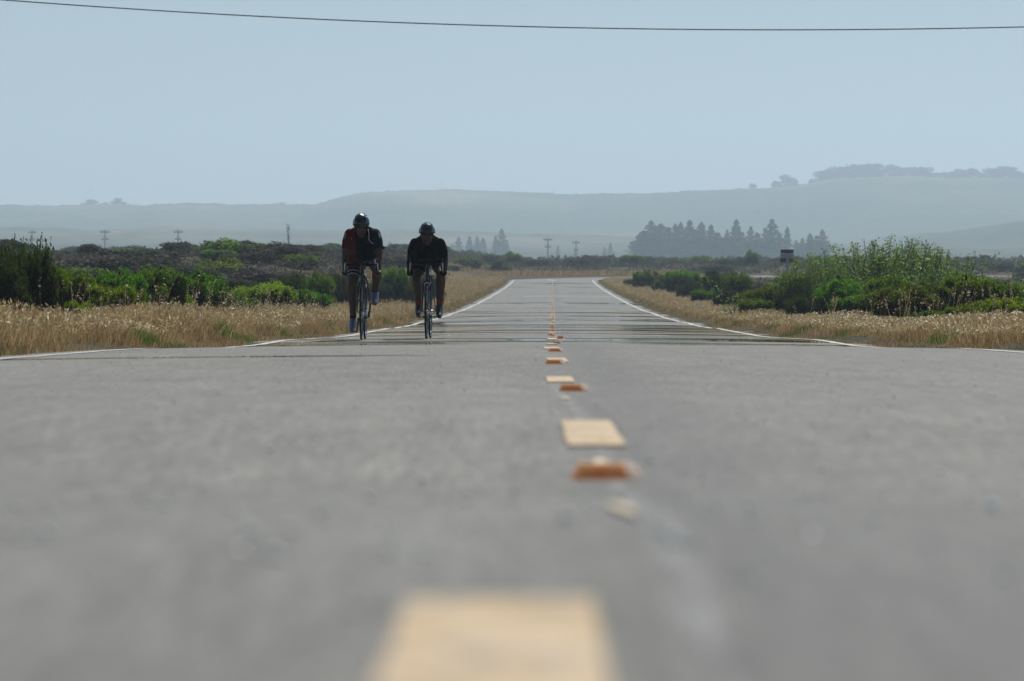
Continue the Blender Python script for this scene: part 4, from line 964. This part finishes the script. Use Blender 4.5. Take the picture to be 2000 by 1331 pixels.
    def cloth(name, vmask, mat, off, parent=root, wrinkle=.0):
        sel = np.where(vmask[first_v])[0]; used = {}; vs = []; fs = []
        for p in sel:
            f = []
            for v in lv[ls[p]:ls[p] + lt[p]]:
                if v not in used:
                    used[v] = len(vs); c = co[v]; w = wrinkle * math.sin(c[0] * 60 + c[2] * 90) * math.sin(c[1] * 70 + c[2] * 40)
                    vs.append(c + nr[v] * (off + w))
                f.append(used[v])
            fs.append(f)
        m = bpy.data.meshes.new(name); m.from_pydata([tuple(map(float, q)) for q in vs], [], fs); m.update(); o_ = link(name, m, mat, parent)
        so = o_.modifiers.new('thickness', 'SOLIDIFY'); so.thickness = .003; so.offset = -1
        return o_
    def along(bone_prefix, p0, p1):
        p0, p1 = np.array(p0), np.array(p1); ab = p1 - p0; t = ((co - p0) @ ab) / (ab @ ab); return t
    isb = lambda *pre: np.array([any(x.startswith(q) for q in pre) for x in names])
    armT = {n_: along('', (s * sh[0], sh[1], sh[2]), (s * P['el'][0], P['el'][1], P['el'][2])) for s, n_ in ((-1, 'R'), (1, 'L'))}
    thT = {n_: along('', (s * .095, hip[1], hip[2]), P['knee' + n_]) for s, n_ in ((-1, 'R'), (1, 'L'))}
    tor = isb('torso', 'pelvis') | (isb('neck') & (co[:, 2] < neck.z + .0))
    if style == 'A':
        ar, al = isb('uparmR') & (armT['R'] < .80), isb('uparmL') & (armT['L'] < .80)
        red = ar | (tor & (co[:, 0] < -.092)); nav = al | (tor & (co[:, 0] > .11))
        jer = cloth('jersey', tor & ~red & ~nav, M['black_cloth'], .007)
        o_ = cloth('sleeve', red, M['red_cloth'], .009, jer, .0012); o_['label'] = 'red sleeve and side panel'
        o_ = cloth('sleeve', nav, M['navy_cloth'], .009, jer, .0012); o_['label'] = 'dark navy sleeve'
        # small pale marks on the sleeves
        for s, n_ in ((-1, 'R'), (1, 'L')):
            t = armT[n_]; u = co[:, 1] - (sh[1] + (P['el'][1] - sh[1]) * t)
            mk_ = isb('uparm' + n_) & (t > .02) & (t < .30) & (u < -.028) & (u > -.046) & (np.sin(t * 170) > -.3)
            for q in (0, 1):
                mq = mk_ & ((t > .16) if q else (t <= .16))
                if mq.any(): cloth('sleeve_marking', mq, M['white_cloth'], .0115, jer)
        s_r = isb('thighR') & (thT['R'] < .74) | (isb('pelvis') & (co[:, 0] < 0)); s_l = isb('thighL') & (thT['L'] < .74) | (isb('pelvis') & (co[:, 0] >= 0))
        sh_ = cloth('shorts', s_r & ~(isb('thighR') & (thT['R'] > .60)), M['red_cloth'], .006); cloth('short_leg', s_l & ~(isb('thighL') & (thT['L'] > .60)), M['navy_cloth'], .006, sh_)
        for n_ in 'RL':
            for a0, a1, mt in ((.60, .635, 'white_cloth'), (.635, .70, 'navy_cloth'), (.70, .74, 'white_cloth')):
                cloth('hem_band', isb('thigh' + n_) & (thT[n_] > a0) & (thT[n_] <= a1), M[mt], .0065, sh_)
        sock, shoe, glove = M['navy_cloth'], M['shoe'], M['black_cloth']
        # wristband, earphone lead
    else:
        jer = cloth('jersey', tor | isb('uparm') | isb('forearm'), M['black_cloth'], .009, wrinkle=.0015)
        sh_ = cloth('shorts', isb('pelvis') | (isb('thighR') & (thT['R'] < .72)) | (isb('thighL') & (thT['L'] < .72)), M['black_cloth'], .007)
        sock, shoe, glove = M['red_sock'], M['black_shoe'], M['black_cloth']
    for n_ in 'RL':
        A = np.array(P['ank' + n_]); K = np.array(P['knee' + n_]); t = along('', K, A)
        cloth('sock', isb('shin' + n_) & (t > (.86 if style == 'A' else .76)), sock, .004)
        so_ = cloth('shoe', isb('foot' + n_), shoe, .006)
        T = V3(P['toe' + n_]); g2 = Geo(); s = -1 if n_ == 'R' else 1; dd = (T - V3(A)).normalized()
        for q in (.35, .55, .75):
            c = V3(A).lerp(T, q); g2.ring(c + V3((0, .0, .0)), dd, .045 - .004 * q, [(-.002, -.007), (.003, -.007), (.003, .007), (-.002, .007)], 20, math.pi * .0, math.pi * 2)
        g2.build('shoe_strap', M['white_cloth'] if style == 'A' else M['black'], so_)
        cloth('glove', isb('hand' + n_) & (np.abs(co[:, 0]) > (.222 if style == 'A' else 0)), glove, .002) if style != 'A' else None
    # helmet
    g2 = Geo(); nu, nv = 72, 30; v = []; f = []
    for i in range(nv + 1):
        th = (math.pi * .54) * i / nv
        for k in range(nu):
            ph = 2 * math.pi * k / nu; x = math.sin(th) * math.cos(ph); y = math.sin(th) * math.sin(ph); z = math.cos(th)
            rib = 1 + .035 * math.cos(ph * 0 + x * 19) * (1 - .5 * z)
            v.append(hp(x * .100 * rib, .018 + y * .142 * (1.0 if y < 0 else 1.06), .042 + z * .118 * rib - .012 * (y > .3) * y))
    for i in range(nv):
        for k in range(nu):
            th = (math.pi * .54) * (i + .5) / nv; ph = 2 * math.pi * (k + .5) / nu; x = math.sin(th) * math.cos(ph); y = math.sin(th) * math.sin(ph)
            vent = False
            for vx, w_, y0v, y1v in ((0, .07, -.80, -.28), (.30, .062, -.72, -.12), (-.30, .062, -.72, -.12), (.58, .055, -.58, .0), (-.58, .055, -.58, .0), (0.15, .06, .05, .55), (-.15, .06, .05, .55), (.45, .06, .15, .6), (-.45, .06, .15, .6)):
                if y0v < y < y1v and abs(x - vx * (1 - .25 * abs(y))) < w_ * (1 - abs((y - (y0v + y1v) / 2) / (y1v - y0v)) * .9): vent = True
            if not vent: f.append((i * nu + k, (i + 1) * nu + k, (i + 1) * nu + (k + 1) % nu, i * nu + (k + 1) % nu))
    g2.add(v, f); hel = g2.build('helmet', M['helmet'], root); so = hel.modifiers.new('thickness', 'SOLIDIFY'); so.thickness = .022; so.offset = -1
    gl = Geo(); gl.ell(hp(0, .018, .035), (.084, .11, .094), Mh, 24, 16); gl.build('helmet_liner', M['foam'], hel)
    st = Geo()
    for s in (-1, 1): st.tube([hp(s * .084, -.03, .0), hp(s * .072, -.02, -.06), hp(s * .03, -.045, -.122), hp(0, -.05, -.128)], .0045, 6); st.tube([hp(s * .084, .05, .0), hp(s * .076, .0, -.055)], .0045, 6)
    st.build('chin_strap', M['foam'], hel)
    if style == 'A':
        for s in (-1, 1):
            e = Geo(); e.ell(hp(s * .03, -.082, -.006), (.012, .010, .009), Mh); e.build('eye', M['sign_ink'], root)
            e = Geo(); e.ell(hp(s * .03, -.0905, -.006), (.005, .003, .005), Mh); e.build('iris', M['glass'], root)
        ld = Geo(); ld.tube([hp(.080, .0, -.03), hp(.095, -.03, -.09), hp(.092, -.05, -.15), hp(.12, -.03, -.20), hp(.15, .0, -.235)], .0045, 6); ld.build('pale_cord', M['strap'], root)
        wb = Geo(); wb.ell((P['el'][0] + .052, P['el'][1] + .02, P['el'][2] + .07), (.02, .018, .02)); wb.build('sleeve_cuff_bunch', M['navy_cloth'], root)
    gs = Geo()
    for s in (-1, 1):
        gs.ell(hp(s * .036, -.089, -.006), (.033, .016, .020), Mh, 16, 10); gs.tube([hp(s * .066, -.078, .0), hp(s * .078, -.03, .0), hp(s * .079, .01, -.005)], .003, 6)
    gs.tube([hp(-.012, -.103, .0), hp(.012, -.103, .0)], .004, 6)
    if style == 'B': gs.build('sunglasses', M['glass'], root)
    hr = Geo(); hr.ell(hp(0, .045, -.005), (.078, .072, .075), Mh, 20, 14); hr.build('hair', M['bark'], root)
    tag(root, label, 'person'); return root

PA = dict(hip=(0, .80, 1.03), sh=(.152, .30, 1.295), neck=(0, .26, 1.345), head=(-.01, .155, 1.385), tilt=.42, turn=-.08, el=(.203, .235, 1.06), wr=(.212, .100, .862),
          kneeR=(-.135, .545, .68), ankR=(-.135, .695, .245), toeR=(-.140, .59, .150), kneeL=(.175, .395, .85), ankL=(.135, .675, .585), toeL=(.138, .595, .480))
PB = dict(hip=(0, .80, 1.02), sh=(.152, .27, 1.178), neck=(0, .23, 1.235), head=(.0, .12, 1.28), tilt=.12, turn=.03, el=(.200, .255, .965), wr=(.212, .105, .850),
          kneeR=(-.150, .50, .755), ankR=(-.135, .845, .415), toeR=(-.138, .755, .325), kneeL=(.160, .385, .80), ankL=(.138, .52, .405), toeL=(.140, .425, .305))
def place(o, x, D, sc, rz=0, dx=0):
    X = px(x, D); o.location = (X, D, float(road_z(X - float(xc(D)), D)) + .001); sl = float(drop(D + .5) - drop(D - .5)); o.rotation_euler = (-math.atan(sl), 0, rz); o.scale = (sc, sc, sc)
b1 = make_bicycle(-math.pi / 2, 'black road bicycle under the cyclist with one red sleeve'); r1 = make_rider(PA, 'cyclist with one red and one dark sleeve, crouched low over the left bicycle', 'A')
for o in (b1, r1): place(o, 706, 53.0, 1.0, R(-.6))
b2 = make_bicycle(math.pi, 'dark road bicycle with a blue bottle under the all-black cyclist', True); r2 = make_rider(PB, 'cyclist all in black with sunglasses on the right bicycle', 'B')
for o in (b2, r2): place(o, 833, 53.6, 1.0, R(-1.6))

# ------------------------------------------------------------------ the air
hz = bpy.data.meshes.new('haze'); g = Geo(); g.box((0, 4600, 138.5), (11900, 9800, 283)); hz.from_pydata(g.v, [], g.f)
hm = bpy.data.materials.new('haze'); hm.use_nodes = True; nt = hm.node_tree; nt.nodes.remove(nt.nodes['Principled BSDF'])
pv = nt.nodes.new('ShaderNodeVolumePrincipled'); pv.inputs['Color'].default_value = (.69, .87, 1.0, 1); pv.inputs['Density'].default_value = .00027; pv.inputs['Anisotropy'].default_value = .3
nt.links.new(pv.outputs[0], nt.nodes['Material Output'].inputs['Volume'])
o = link('haze', hz, hm, smooth=False); tag(o, kind='stuff')
